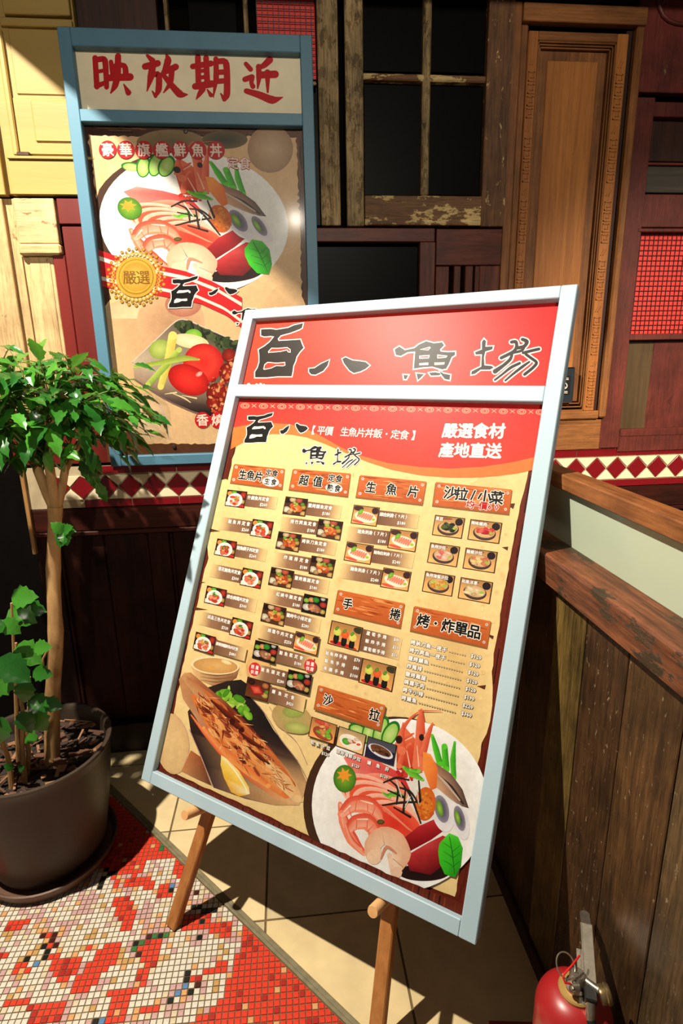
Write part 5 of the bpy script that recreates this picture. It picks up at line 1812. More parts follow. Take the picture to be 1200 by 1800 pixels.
# ---- dishes with names and prices
WT = (252, 246, 238)
SHD = (120, 84, 62)
ITEMS = [
    ('R', 'don', ((400.4, 860.7), (435.5, 864.5), (429.6, 893.6), (395.2, 889)), '什錦魚丼定食', '$260'),
    ('L', 'don', ((445, 912.1), (482, 917.4), (476.2, 947.5), (439.3, 941.4)), '鮭魚丼定食', '$260'),
    ('R', 'don', ((382.7, 946.4), (417.5, 952.4), (412.2, 981.8), (376.5, 975)), '鮭魚親子丼定食', '$260'),
    ('L', 'don', ((427.7, 997.4), (463.9, 1004.9), (458.2, 1035.6), (421.4, 1028)), '蔥花鮪魚丼定食', '$300'),
    ('R', 'don', ((364.7, 1029), (399.8, 1037.2), (394.4, 1067.2), (358.8, 1059.1)), '綜合燒霜丼定食', '$300'),
    ('L', 'don', ((409.6, 1084.2), (446.1, 1094.1), (440.2, 1124.8), (402.9, 1115.4)), '綜品三色丼定食', '$330'),
    ('R', 'don', ((347, 1110.1), (382.4, 1120), (376.5, 1151.2), (341, 1140.1)), '豪華旗艦鮮魚丼定食', '$480'),
    ('R', 'set', ((502.9, 872.6), (542.1, 877.5), (536.5, 908.4), (496.6, 903.4)), '鹽烤鯖魚定食', '$180'),
    ('L', 'set', ((561, 911.9), (603.8, 917.4), (598.1, 950.8), (555.8, 943.4)), '烤竹筴魚定食', '$180'),
    ('R', 'set', ((490.4, 933.7), (531, 939.9), (524.8, 971.4), (484.2, 964.4)), '烤秋刀魚定食', '$180'),
    ('L', 'set', ((548.4, 976.4), (590.8, 983.9), (584.1, 1016.9), (542.6, 1008.8)), '炸豬排定食', '$180'),
    ('R', 'set', ((477.6, 996.3), (518.1, 1004.1), (511.8, 1035.9), (471.4, 1028)), '鹽烤雞腿定食', '$180'),
    ('L', 'dark', ((535.5, 1043), (577.3, 1052), (571.7, 1085.2), (529.2, 1075.3)), '紅燒牛腩定食', '$180'),
    ('R', 'set', ((464.4, 1059.3), (504.4, 1069), (499, 1102), (457.9, 1091.6)), '鹽烤牛小排定食', '$280'),
    ('L', 'boat', ((522.1, 1109), (564.3, 1120), (558.6, 1152.5), (516, 1140.5)), '燒霜牛肉定食', '$250'),
    ('R', 'dark', ((451.2, 1124.6), (491.9, 1134.8), (485.2, 1168.1), (444.9, 1156.5)), '鮭魚鬆定食', '$180'),
    ('L', 'dark', ((509.3, 1175.9), (551.1, 1186.5), (544.7, 1222.4), (503.2, 1209.9)), '鮭魚頭定食', '$280'),
    ('R', 'eel', ((437.4, 1188.7), (477.9, 1201.4), (472.5, 1234), (431.4, 1222.7)), '鰻魚定食', '$420'),
    ('R', 'boat', ((622.5, 887.3), (667.9, 892.5), (661.9, 926), (616.6, 920)), '綜合刺身(9片)', '$180'),
    ('L', 'boat', ((686.9, 929.4), (735.9, 935.6), (730, 971), (680.9, 963.1)), '鮭魚刺身(7片)', '$180'),
    ('R', 'boat', ((610.3, 951.9), (657.3, 959), (651.3, 992.8), (604.1, 984.8)), '鮭魚肚刺身(7片)', '$240'),
    ('L', 'boat', ((674.6, 997.3), (723.8, 1005.6), (717.5, 1040), (668.1, 1031.6)), '鮪魚刺身(7片)', '$240'),
]


def strip(o, u, v, sgn, length, v0=.14, v1=.90):
    f = lambda s_, t: tuple(o + u * s_ * sgn + v * t)
    dk, pp_ = (122, 84, 62), (242, 206, 143)
    mid = (156, 114, 84)
    M.raw([f(0, v0), f(0, v1), f(length * .62, v0), f(length * .62, v1), f(length, v0), f(length, v1)], [(0, 1, 3, 2), (2, 3, 5, 4)], [dk, dk, mid, mid, pp_, pp_])


for k, (sd, kind, q, nm, pr) in enumerate(ITEMS):
    a, b, c, d = [np.array(p, float) for p in q]
    u, v = b - a, d - a
    M.lift = LTOP if q[0][1] > 1105 else LP
    if sd == 'R':
        o, sg = b, 1
        strip(o, u, v, 1, 1.55)
        A_, B_ = o + u * .05 + v * .34, o + u * 1.14 + v * .34
        pe_ = o + u * 1.08 + v * .70
    else:
        o, sg = a, -1
        strip(o, u, v, -1, 1.5)
        A_, B_ = o - u * 1.14 + v * .34, o - u * .05 + v * .34
        pe_ = o - u * .09 + v * .72
    M.chars(nm, tuple(A_), tuple(B_), 7.0 if len(nm) < 9 else 6.2, WT, .03, SHD, .05)
    M.run(pr, tuple(pe_), 6.4, WT, .03, SHD, .05, 'R', tuple(pe_ + u))
    thumb(M, q, kind, k + 3)
    M.build('dish_picture', ms, INK, 'small framed dish picture with name and price')
SIDES = [('side', ((765, 905), (817.8, 911.3), (811.6, 947.3), (759.1, 940.4)), '黑豆', 6), ('side', ((827.1, 912.5), (883.1, 919.4), (877.1, 956.3), (821.3, 948.5)), '辣味螺肉', 7),
         ('side', ((756.6, 953.4), (809.1, 961.3), (802.9, 997.3), (750.6, 988.8)), '魚卵沙拉', 8), ('side', ((818.8, 962.5), (875, 970.6), (869.1, 1007.9), (812.9, 999)), '龍蝦沙拉', 9),
         ('side', ((747.8, 1003.5), (800.4, 1012.5), (794.4, 1049), (741.6, 1039.4)), '魚卵海蜇沙拉', 10), ('side', ((810, 1014.4), (866.9, 1023.8), (860.6, 1061.9), (804.4, 1051.3)), '和風洋蔥', 11)]
for kind, q, nm, sd in SIDES:
    M.lift = LP
    thumb(M, q, kind, sd)
    a, b, c, d = [np.array(p, float) for p in q]
    u, v = b - a, d - a
    M.chars(nm, tuple(a + u * .04 + v * .17), tuple(a + u * (.04 + .125 * len(nm)) + v * .17), 6.4, WT, .03, (70, 50, 40), .04)
    M.build('dish_picture', ms, INK, 'small framed dish picture with name and price')
# hand rolls
for q, sd, rows, pos in ((((583.3, 1090), (638.7, 1103.3), (631.1, 1146), (575.7, 1131.3)), 1, (('蘆筍手捲', '$40'), ('蝦卵手捲', '$50'), ('蘆筍蝦手捲', '$50')), ((643, 1112), (703, 1126), (639, 1139), (699, 1153))),
                         (((637.7, 1156.3), (697.3, 1172), (689.3, 1216.7), (630, 1199.1)), 2, (('鮭魚卵手捲', '$70'), ('鮭魚手捲', '$80'), ('海膽手捲', '$100')), ((572, 1147), (633, 1162), (567, 1173), (629, 1190)))):
    a, b, c, d = [np.array(p, float) for p in q]
    M.lift = LP
    if sd == 1:
        strip(b, b - a, d - a, 1, 1.25, .05, .98)
    else:
        strip(a, b - a, d - a, -1, 1.15, .0, .95)
    thumb(M, q, 'roll', 20 + sd)
    A0, B0_, A2, B2 = [np.array(p, float) for p in pos]
    for i, (nm, pr) in enumerate(rows):
        t = i / 2
        A_, B_ = A0 * (1 - t) + A2 * t, B0_ * (1 - t) + B2 * t
        M.chars(nm, tuple(A_), tuple(A_ + (B_ - A_) * .64), 7.0, WT, .03, SHD, .05)
        M.run(pr, tuple(B_), 6.6, WT, .03, SHD, .05, 'R', tuple(B_ + (B_ - A_)))
    M.build('hand_roll_picture', ms, INK, 'small framed picture of hand rolls with prices')
# salads
for kind, q, nm, (A_, B_), pe_ in (('salad', ((550, 1259), (595, 1274), (588.7, 1308.5), (543.7, 1293.5)), '和風沙拉', ((546, 1302), (584, 1316)), (580, 1327)),
                                  ('pale', ((597.7, 1275.2), (646, 1291.2), (639.3, 1327.2), (591.7, 1310)), '涼拌海鮮沙拉', ((593, 1319), (636, 1335)), (633, 1347.5)),
                                  ('steel', ((648.3, 1292.7), (699.3, 1309), (693, 1346), (642.3, 1328.7)), '鰻魚肝', ((643, 1337), (690, 1354)), (683, 1366))):
    M.lift = LTOP
    thumb(M, q, kind, 31)
    M.chars(nm, A_, B_, 7.4, WT, .03, (110, 90, 70), .05)
    M.run('$120', pe_, 6.6, WT, .03, (110, 90, 70), .05, 'R', (pe_[0] + 30, pe_[1] + 10))
    M.build('dish_picture', ms, INK, 'small framed dish picture with name and price')
# list of grilled and fried dishes
M.lift = LP
L1, L8, R1, R8 = np.array([722, 1128.]), np.array([706, 1225.]), np.array([846, 1157.]), np.array([829, 1258.])
for i, (nm, pr) in enumerate((('烤秋刀魚一夜干', '$120'), ('烤竹筴魚一夜干', '$120'), ('鹽烤鯖魚', '$120'), ('炸豬排', '$120'), ('鹽烤雞腿', '$120'), ('燒霜牛肉', '$190'), ('烤牛小排', '$220'), ('烤鰻魚', '$360'))):
    t = i / 7
    A_, B_ = L1 * (1 - t) + L8 * t, R1 * (1 - t) + R8 * t
    d = B_ - A_
    ln = .074 * len(nm)
    M.chars(nm, tuple(A_), tuple(A_ + d * ln), 8.6, WT, .035, (104, 84, 60), .06)
    M.run(pr, tuple(B_), 8.0, WT, .035, (104, 84, 60), .06, 'R', tuple(B_ + d))
    s_ = ln + .035
    while s_ < .77:
        x, y = A_ + d * s_
        M.ell(x, y + 2.0, 1.5, 1.4, 0, (104, 84, 60), n=8)
        M.ell(x, y + 2.0, .8, .8, 0, (246, 226, 180), n=8)
        s_ += .036
M.build('price_list_print', ms, INK, 'white price list')
# head lettering, logo, badges
M.lift = LP
for w, bx in (('bai', (430, 726, 481, 779)), ('ba', (492, 744, 543, 764)), ('yu', (530, 783, 575, 818)), ('chang', (585, 788, 634, 822))):
    logo(M, w, bx, (22, 18, 16), (250, 240, 226), rc, 10)
    M.build('brush_sign', ms, INK, 'black brush sign with a white outline')
M.chars('【平價', (545, 756), (585.7, 758.1), 15.5, (252, 240, 230), .012)
M.build('slogan', ms, INK, 'white bracketed line on red')
M.chars('生魚片丼飯・定食】', (599.3, 758.9), (735, 766), 15.5, (252, 240, 230), .012)
M.build('slogan', ms, INK, 'white bracketed line on red')
M.chars('嚴選食材', (778, 757), (888, 758), 25, (252, 244, 236), .035)
M.build('slogan', ms, INK, 'large white slogan line')
M.chars('產地直送', (772, 791), (882, 793), 25, (252, 244, 236), .035)
M.build('slogan', ms, INK, 'large white slogan line')
M.lift = LTOP + 0.0003
for x, y in ((547, 1170), (450, 1176)):
    M.ell(x, y, 10.5, 12, 0, (222, 60, 60), (214, 50, 52), n=20)
    M.chars('限量', (x - 7, y - 5), (x + 8, y - 2), 7, WT, .02)
    M.chars('供應', (x - 8, y + 4), (x + 7, y + 7), 7, WT, .02)
    M.build('badge', ms, INK, 'round red badge')
# ================================================================== easel behind the menu board
EW = wood('easel wood', (150, 94, 46), (188, 126, 70), 'Z', 0.4, stretch=16, bump=0.2, seed=50)
PEGW = mat('peg wood', (214, 160, 104), 0.45, var=0.08, vscale=40)
eo = NBH * 0.807
el = math.radians(23.1)
en = NBH * math.cos(el) - np.array([0, 0, 1]) * math.sin(el)


def on_e(x, y):
    return on_plane(x, y, eo, en)


eu = NBH * math.sin(el) + np.array([0, 0, 1]) * math.cos(el)


def es(P):
    q = P - eo
    return np.array([q @ UX, q @ eu])


fl_ = es(np.array(on_z(309, 1622)))
tl_ = es(on_e(362, 1445))
fr_ = es(on_e(664, 1800))
tr_ = es(on_e(683, 1620))
dl, dr = (tl_ - fl_), (tr_ - fr_)
fr_ = fr_ - dr * (fr_[1] / dr[1])
fl_ = fl_ - dl * (fl_[1] / dl[1])
# the two lines meet in the apex; hold it under the top of the board
k_ = np.linalg.solve(np.array([dl, -dr]).T, fr_ - fl_)[0]
apex = fl_ + dl * min(k_, 1.02 / dl[1] if dl[1] else k_)
apex_z = 1.02
al, ar = fl_ + dl * (apex_z / dl[1]), fr_ + dr * (apex_z / dr[1])
easel = thing('easel', (float((eo + UX * (fl_[0] + fr_[0]) / 2)[0]), float((eo + UX * (fl_[0] + fr_[0]) / 2)[1]), 0.0), 'wooden easel with round pegs holding the menu board', 'easel')


def e3(q, off=0.0):
    return eo + UX * q[0] + eu * q[1] + en * off


def beam(a, b, wx, wn, name, m, par, up):
    a, b = np.array(a), np.array(b)
    z = (b - a) / np.linalg.norm(b - a)
    x = np.cross(up, z)
    x /= np.linalg.norm(x)
    y = np.cross(z, x)
    return MB().obox((a + b) / 2, (x, y, z), (wx / 2, wn / 2, np.linalg.norm(b - a) / 2), 0.003).build(name, m, par)


beam(e3(fl_), e3(al), 0.034, 0.026, 'leg', EW, easel, en)
beam(e3(fr_), e3(ar), 0.034, 0.026, 'leg', EW, easel, en)
mid_ = (al + ar) / 2
beam(e3((al * .97 + fl_ * .03), .002), e3((ar * .97 + fr_ * .03), .002), 0.03, 0.02, 'crossbar', EW, easel, en)
rear = e3(mid_) + np.array([0, 0, 0])
rf = np.array([min(0.50, rear[0] + 0.02), 1.93, 0.0])
beam(rf, rear + np.array([0, 0, -0.02]), 0.03, 0.024, 'leg', EW, easel, np.array([1.0, 0, 0]))
for q, d in ((fl_, dl), (fr_, dr)):
    # peg axis runs square to the board just under its bottom edge
    best = None
    for t in np.linspace(0.1, 0.6, 200):
        P = e3(q + d * (t / d[1]))
        off = (P - B0) @ UY
        if best is None or abs(off + 0.016) < best[0]:
            best = (abs(off + 0.016), P)
    P = best[1]
    sb = (P - B0) @ UX
    a = B0 + UX * sb - UY * 0.0145 - NB * 0.034
    depth = (P - B0) @ NB
    c = B0 + UX * sb - UY * 0.0145 + NB * (depth + 0.012)
    MB().tube([a, a + NB * 0.004, c], [0.0118, 0.0130, 0.0130], 18).build('peg', PEGW, easel, True)

# ================================================================== potted tree
PC = np.array([-0.80, 1.56, 0.0])
plant = thing('potted_tree', PC, 'glossy leaved potted tree in a dark brown pot', 'plant')
POTM = mat('dark brown pot glaze', (62, 50, 40), 0.42, var=0.08, vscale=8, spec=0.3)
pot = MB().lathe(PC, [(0.001, 0.022), (0.150, 0.022), (0.158, 0.026), (0.166, 0.05), (0.186, 0.16), (0.204, 0.28), (0.212, 0.36), (0.217, 0.385), (0.221, 0.392), (0.219, 0.398), (0.210, 0.399), (0.204, 0.394), (0.200, 0.38), (0.196, 0.33), (0.19, 0.29)], 64).build('pot', POTM, plant, True)
MB().lathe(PC, [(0.001, 0.001), (0.172, 0.001), (0.186, 0.006), (0.196, 0.030), (0.198, 0.038), (0.193, 0.040), (0.186, 0.032), (0.178, 0.014), (0.001, 0.012)], 56).build('saucer', mat('brown saucer', (96, 66, 48), 0.55, var=0.25, vscale=20, bump=0.2), plant, True)
b = MB()
rs = random.Random(21)
N = 20
vs, fs = [], []
for i in range(N + 1):
    for j in range(40):
        r, a = 0.196 * i / N, 2 * math.pi * j / 40
        x, y = r * math.cos(a), r * math.sin(a)
        vs.append((PC[0] + x, PC[1] + y, 0.338 + 0.012 * mnoise.noise(Vector((x * 25, y * 25, 0))) + 0.006 * mnoise.noise(Vector((x * 90, y * 90, 3)))))
for i in range(N):
    for j in range(40):
        fs.append((i * 40 + j, i * 40 + (j + 1) % 40, (i + 1) * 40 + (j + 1) % 40, (i + 1) * 40 + j))
b.add(vs, fs).build('soil', mat('dark soil', (40, 28, 20), 0.95, var=0.4, vscale=60, bump=0.8, bscale=160), plant)
b = MB()
for k in range(150):
    r, a = 0.185 * math.sqrt(rs.random()), rs.uniform(0, 6.283)
    c = PC + np.array([r * math.cos(a), r * math.sin(a), 0.350 + rs.uniform(-.004, .012)])
    t, tilt = rs.uniform(0, 6.283), rs.uniform(-.5, .5)
    x = np.array([math.cos(t) * math.cos(tilt), math.sin(t) * math.cos(tilt), math.sin(tilt)])
    y = np.array([-math.sin(t), math.cos(t), 0])
    L = rs.uniform(.008, .026) if k % 9 else rs.uniform(.04, .07)
    b.obox(c, (x, y, np.cross(x, y)), (L, rs.uniform(.003, .010) if k % 9 else .002, .0018), 0.001, rs.choice((0, 0, 1, 2)))
b.build('bark_mulch', [mat('bark chip', (88, 54, 34), 0.8, var=0.3), mat('pale bark chip', (136, 96, 64), 0.8, var=0.3), mat('dark bark chip', (52, 34, 24), 0.85, var=0.3)], plant, kind='stuff')
BARK = wood('tree bark', (134, 98, 58), (182, 142, 92), 'Z', 0.7, stretch=4, base=5, bump=0.4, seed=51)
tb = np.array([-0.752, 1.545, 0.32])
tf = np.array(on_y(97, 890, 1.58))


def trunk_pts(a, b_, n, wob, seed):
    out = []
    for k in range(n + 1):
        t = k / n
        out.append(a + (b_ - a) * t + np.array([mnoise.noise(Vector((t * 3, seed, 0))), mnoise.noise(Vector((t * 3, seed, 5))), 0]) * wob * math.sin(math.pi * t))
    return out


tp = trunk_pts(tb, tf, 18, 0.03, 2.0)
rad = [0.0225 - 0.0055 * (k / 18) + (0.002 if k in (5, 10, 14) else 0) + (0.005 if k == 0 else 0) for k in range(19)]
rad[-1] = 0.020
TK = MB().tube(tp, rad, 16)
forks = []
for dx, dy, dz, r in ((-0.035, 0.01, 0.10, 0.0125), (0.005, -0.01, 0.13, 0.012), (0.035, 0.015, 0.10, 0.0105)):
    e = tf + np.array([dx, dy, dz])
    e2 = e + np.array([dx * 1.2, dy * 1.5 + .06, 0.10])
    TK.tube([tf + np.array([0, 0, -0.012]), tf + np.array([dx * .5, dy * .5, dz * .35]), e, e2], [r * 1.25, r * 1.1, r, r * .7], 12)
    forks += [e, e2]
TK.tube([tp[9] + np.array([-.016, -.012, 0]), tp[9] + np.array([-.034, -.016, -.03]), tp[8] + np.array([-.030, -.016, -.02]), tp[7] + np.array([-.016, -.014, 0])], [.003, .003, .003, .002], 8)
TK.build('trunk', BARK, plant, True)
# leaves: one leaf is a mesh, each leaf an object
GR = [mat('leaf green', (38, 94, 28), 0.22, var=0.15, vscale=30, spec=0.5), mat('leaf light green', (60, 122, 36), 0.24, var=0.15, vscale=30, spec=0.5), mat('leaf deep green', (30, 82, 28), 0.22, var=0.15, vscale=30, spec=0.5)]
for m in GR:
    bs_ = m.node_tree.nodes['Principled BSDF']
    nt = m.node_tree
    tr = nt.nodes.new('ShaderNodeBsdfTranslucent')
    tr.inputs['Color'].default_value = (0.16, 0.42, 0.04, 1)
    ms_ = nt.nodes.new('ShaderNodeMixShader')
    ms_.inputs['Fac'].default_value = 0.16
    out = nt.nodes['Material Output']
    nt.links.new(bs_.outputs[0], ms_.inputs[1])
    nt.links.new(tr.outputs[0], ms_.inputs[2])
    nt.links.new(ms_.outputs[0], out.inputs['Surface'])


def leaf_mesh(m, wide, curl, fold, name='leaf'):
    n = 9
    vs, fs = [], []
    for i in range(n + 1):
        t = i / n
        w = wide * (math.sin(math.pi * t ** 0.8) ** 0.9) * (1 - 0.25 * t)
        w *= 1 + (0.16 if i % 2 else -0.08)
        if i == n:
            w = 0.0
        z = -curl * t * t
        y = t * (1 - 0.12 * curl * t)
        for sx, ff in ((-1, 1), (-.5, .55), (0, 0), (.5, .55), (1, 1)):
            vs.append((sx * w, y, z + abs(sx) * w * fold * (1 - .25 * abs(sx)) + (0.015 * math.sin(t * 22) * abs(sx))))
    for i in range(n):
        for k in range(4):
            a = i * 5 + k
            fs.append((a, a + 1, a + 6, a + 5))
    return mesh_of(MB().add(vs, fs), name, m, True)


LV = [leaf_mesh(GR[i % 3], w, c, f) for i, (w, c, f) in enumerate(((.21, .28, .30), (.25, .18, .22), (.20, .40, .36), (.24, .34, .18), (.21, .22, .40), (.25, .45, .28)))]
LB = [leaf_mesh(GR[i % 3], w, c, f) for i, (w, c, f) in enumerate(((.42, .22, .20), (.46, .30, .16), (.40, .16, .24)))]


def put_leaf(p, d, up, size, meshes, rr):
    d = Vector(tuple(d)).normalized()
    up = Vector(tuple(up))
    x = d.cross(up)
    if x.length < 1e-3:
        x = d.orthogonal()
    x.normalize()
    z = x.cross(d)
    q = Matrix((x, d, z)).transposed().to_quaternion()
    return inst('leaf', rr.choice(meshes), plant, tuple(p), q, size)


rl = random.Random(77)
CC = np.array([-0.71, 1.68, 1.40])
CRD = np.array([0.335, 0.20, 0.20])
stems = MB()
count = 0
sprays = []
for k in range(50):
    # even directions over the dome and its sides
    g_ = (k + .5) / 50
    ph = math.acos(1 - 1.25 * g_)
    th = k * 2.39996 + rl.uniform(-.2, .2)
    d = np.array([math.sin(ph) * math.cos(th), math.sin(ph) * math.sin(th), math.cos(ph)])
    sprays.append(d)
for k, d in enumerate(sprays):
    base = forks[k % len(forks)] + np.array([rl.uniform(-.02, .02), rl.uniform(-.02, .02), rl.uniform(-.01, .03)])
    tip = CC + d * CRD * rl.uniform(.80, 1.0)
    mid = (base + tip) / 2 + np.array([0, 0, 0.05])
    pts = []
    for i in range(9):
        t = i / 8
        pts.append(base * (1 - t) ** 2 + 2 * mid * t * (1 - t) + tip * t * t - np.array([0, 0, 0.03 * t ** 3]))
    stems.tube(pts, [0.0028 - 0.0018 * i / 8 for i in range(9)], 6)
    nl = 5
    for j in range(nl):
        t = 1.0 if j == nl - 1 else 0.52 + 0.42 * j / nl
        i = min(int(t * 8), 7)
        P = pts[i] + (pts[i + 1] - pts[i]) * (t * 8 - i)
        ax_ = pts[i + 1] - pts[i]
        ax_ = ax_ / np.linalg.norm(ax_)
        sd = np.cross(ax_, np.array([0, 0, 1.0]))
        sd /= np.linalg.norm(sd) + 1e-6
        s_ = 0 if j == nl - 1 else (1 if j % 2 else -1)
        dr_ = ax_ * .75 + sd * s_ * .9 + np.array([0, 0, -rl.uniform(.10, .55)]) + np.array([rl.uniform(-.2, .2) for _ in range(3)])
        put_leaf(P, dr_, np.array([rl.uniform(-.35, .35), rl.uniform(-.35, .35) - .15, 1.0]), rl.uniform(.066, .098), LV, rl)
        count += 1
# the long spray that reaches right, over the poster
for tipx, tipy, bx, by in ((288, 738, 215, 692), (232, 795, 180, 760), (176, 860, 140, 800), (222, 700, 170, 650)):
    a, e = on_y(bx, by, 1.68), on_y(tipx, tipy, 1.68)
    for t in (0.1, .45, .8):
        P = a + (e - a) * t
        dd = (e - a) / np.linalg.norm(e - a)
        put_leaf(P, dd + np.array([0, -.3 if t < .3 else .3, -.25]), np.array([rl.uniform(-.3, .3), -.4, 1]), rl.uniform(.065, .085), LV, rl)
    stems.tube([CC * .3 + a * .7, a, e], [.002, .0018, .001], 6)
put_leaf(on_y(236, 640, 1.68), (1, -.1, -.12), (0, -.5, 1), .060, LV, rl)
# small inner foliage that cannot be told apart leaf by leaf
fol = MB()
base_leaf = [LV[i] for i in range(6)]
for k in range(420):
    while True:
        q = np.array([rl.uniform(-1, 1) for _ in range(3)])
        if .25 < np.linalg.norm(q) < .93 and q[2] > -.55:
            break
    P = CC + q * CRD * np.array([1, 1, 1.05]) + np.array([0.02, 0, -0.03])
    dv = Vector((q[0] + rl.uniform(-.7, .7), q[1] + rl.uniform(-.7, .7), rl.uniform(-.9, .15))).normalized()
    up = Vector((rl.uniform(-.5, .5), rl.uniform(-.5, .5) - .2, 1.0))
    x = dv.cross(up).normalized()
    z = x.cross(dv)
    R3 = Matrix((x, dv, z)).transposed()
    me_ = base_leaf[k % 6]
    sz = rl.uniform(.050, .082)
    fol.add([tuple(P + np.array(R3 @ (v.co * sz))) for v in me_.vertices], [tuple(p.vertices) for p in me_.polygons], k % 3)
fo = fol.build('inner_foliage', GR, plant, kind='stuff')
fo.data.polygons.foreach_set('use_smooth', [True] * len(fo.data.polygons))
stems.build('leaf_stems', mat('green stem', (96, 112, 50), 0.5, var=0.2), plant, True)
stems = MB()
# sprig on the trunk
P = np.array(on_y(112, 935, 1.51))
for dd in ((-.3, -.3, .5), (.7, -.2, .1), (.2, -.4, -.7), (-.2, -.3, -.6), (.5, -.4, .4)):
    put_leaf(P, dd, (0.1, -.8, .6), rl.uniform(.030, .045), LB, rl)
# young shoots low in the pot
for x0, y0, x1, y1, Y in ((45, 1382, 28, 1130, 1.47), (18, 1372, -25, 1150, 1.45), (48, 1370, 52, 1190, 1.50), (40, 1380, 20, 1060, 1.55)):
    a, e = on_y(x0, y0, Y), on_y(x1, y1, Y)
    a[2] = 0.335
    MB().tube(trunk_pts(a, e, 8, 0.015, x0), [0.008 - .0006 * i for i in range(9)], 8).build('shoot', BARK, plant, True)
for x, y, Y, dx, dz, sz in ((28, 1135, 1.47, .5, -.3, .085), (0, 1155, 1.42, .6, -.5, .105), (20, 1175, 1.44, -.5, -.5, .10), (60, 1138, 1.45, .8, .1, .048), (58, 1180, 1.45, .8, -.1, .056), (46, 1195, 1.43, -.2, -1, .070), (52, 1225, 1.47, .7, -.5, .070),
                            (78, 1232, 1.46, .8, -.3, .055), (38, 1250, 1.44, .3, -1, .072), (55, 1250, 1.48, .5, -.8, .075), (5, 1260, 1.43, -.3, -1, .085), (10, 1100, 1.44, -.5, .1, .060), (5, 1090, 1.45, .5, -.4, .058), (20, 1050, 1.58, .9, .1, .075),
                            (15, 1072, 1.58, .9, -.4, .085), (40, 1066, 1.6, 1, -.2, .070), (-20, 1200, 1.44, -.6, -.6, .09), (-30, 1120, 1.46, -.6, -.3, .09), (40, 1290, 1.5, .6, -.2, .05), (32, 1352, 1.44, .4, .3, .03), (24, 1350, 1.44, -.4, .4, .03)):
    P = np.array(on_y(x, y, Y))
    put_leaf(P, (dx, -.25, dz), (rl.uniform(-.2, .2), -.85, .5), sz, LB, rl)

# ================================================================== fire extinguisher
XC = np.array([0.485, 0.735, 0.0])
ext = thing('fire_extinguisher', XC, 'red fire extinguisher with a metal lever beside the plank partition', 'extinguisher')
REDP = mat('red enamel', (156, 30, 32), 0.36, var=0.07, vscale=9, coat=0.1)
STEEL = mat('worn steel', (176, 166, 150), 0.34, 0.9, var=0.18, vscale=60, bump=0.1, bscale=200)
BRASS = mat('tan collar ring', (176, 140, 78), 0.45, 0.3, var=0.1)
BLK = mat('black rubber', (22, 20, 18), 0.5)
zt_ = 0.385
R_ = 0.068
prof = [(0.001, 0.0), (R_ * .93, 0.0), (R_, 0.008), (R_, zt_ - .065)]
for k in range(1, 10):
    a = k / 9 * math.pi / 2
    prof.append((R_ * math.cos(a) * .82 + .018 * 1.0 * (k / 9) + R_ * .18 * (1 - k / 9), zt_ - .065 + .058 * math.sin(a)))
prof = [(max(.001, r), h_) for r, h_ in prof]
prof.append((0.001, zt_ - .006))
MB().lathe(XC, prof, 48).build('cylinder', REDP, ext, True)
MB().lathe(XC, [(0.030, zt_ - .010), (0.031, zt_ - .004), (0.029, zt_ - .001), (0.019, zt_), (0.018, zt_ - .008)], 40).build('collar_ring', BRASS, ext, True)
MB().lathe(XC, [(0.019, zt_ - .004), (0.019, zt_ + .006), (0.014, zt_ + .008), (0.014, zt_ + .030), (0.011, zt_ + .034), (0.001, zt_ + .034)], 28).build('valve', STEEL, ext, True)
vt = XC + np.array([0, 0, zt_ + .020])
tip_ = np.array(on_y(1028, 1606, 0.83))
ba_ = np.array(on_y(1037, 1742, 0.715))
zax = (tip_ - ba_) / np.linalg.norm(tip_ - ba_)
xax = np.cross(zax, np.array([0, 0, 1.0]))
xax /= np.linalg.norm(xax)
yax = np.cross(xax, zax)
L_ = np.linalg.norm(tip_ - ba_)
lv = MB()
w2 = 0.0095
lv.obox(ba_ + zax * L_ * .42 + yax * .004, (xax, yax, zax), (w2, .0012, L_ * .42), .0005)
for s in (-1, 1):
    lv.obox(ba_ + zax * L_ * .42 + xax * s * w2, (xax, yax, zax), (.0011, .0065, L_ * .42), .0004)
z2 = zax * .92 - yax * .38
z2 /= np.linalg.norm(z2)
y2 = np.cross(xax, z2)
lv.obox(ba_ + zax * L_ * .84 + z2 * L_ * .09 + yax * .004, (xax, y2, z2), (w2 * .95, .0012, L_ * .09), .0005)
lv.tube([ba_ + zax * L_ * .84 + z2 * L_ * .17 + y2 * .004 - y2 * .0008, ba_ + zax * L_ * .84 + z2 * L_ * .17 + y2 * .004 + y2 * .0008], w2 * .95, 20)
lv.build('lever', STEEL, ext, label='long worn steel squeeze lever')
lo_ = MB()
lo_.obox(vt + (ba_ + zax * L_ * .3 - vt) * .5 - yax * .014, (xax, yax, zax), (.008, .0014, L_ * .34), .0005)
lo_.build('carry_handle', STEEL, ext)
MB().obox(ba_ - zax * .006, (xax, yax, zax), (.0105, .010, .012), .002).build('valve_head', BLK, ext)
MB().tube([ba_ - zax * .014 - yax * .004, ba_ - zax * .024 - yax * .012, ba_ - zax * .034 - yax * .030], [.0085, .0085, .0080], 20).build('hose_ferrule', STEEL, ext, True)
hs_ = ba_ - zax * .032 - yax * .026
MB().tube([hs_, hs_ + np.array([.002, -.020, -.022]), hs_ + np.array([.012, -.05, -.07]), hs_ + np.array([.03, -.056, -.16]), hs_ + np.array([.03, -.04, -.26])], [.0088, .009, .009, .009, .008], 16).build('hose', BLK, ext, True)
gc = np.array(on_y(1062, 1748, 0.70))
MB().lathe(gc, [(.001, .010), (.014, .010), (.0165, .007), (.0170, .003), (.0150, .001), (.016, -.002), (.0150, -.008), (.001, -.009)], 32, axis=(.86, -.15, .2)).build('pressure_gauge', mat('gauge metal', (150, 128, 88), 0.3, 0.8, var=0.15, vscale=80), ext, True)
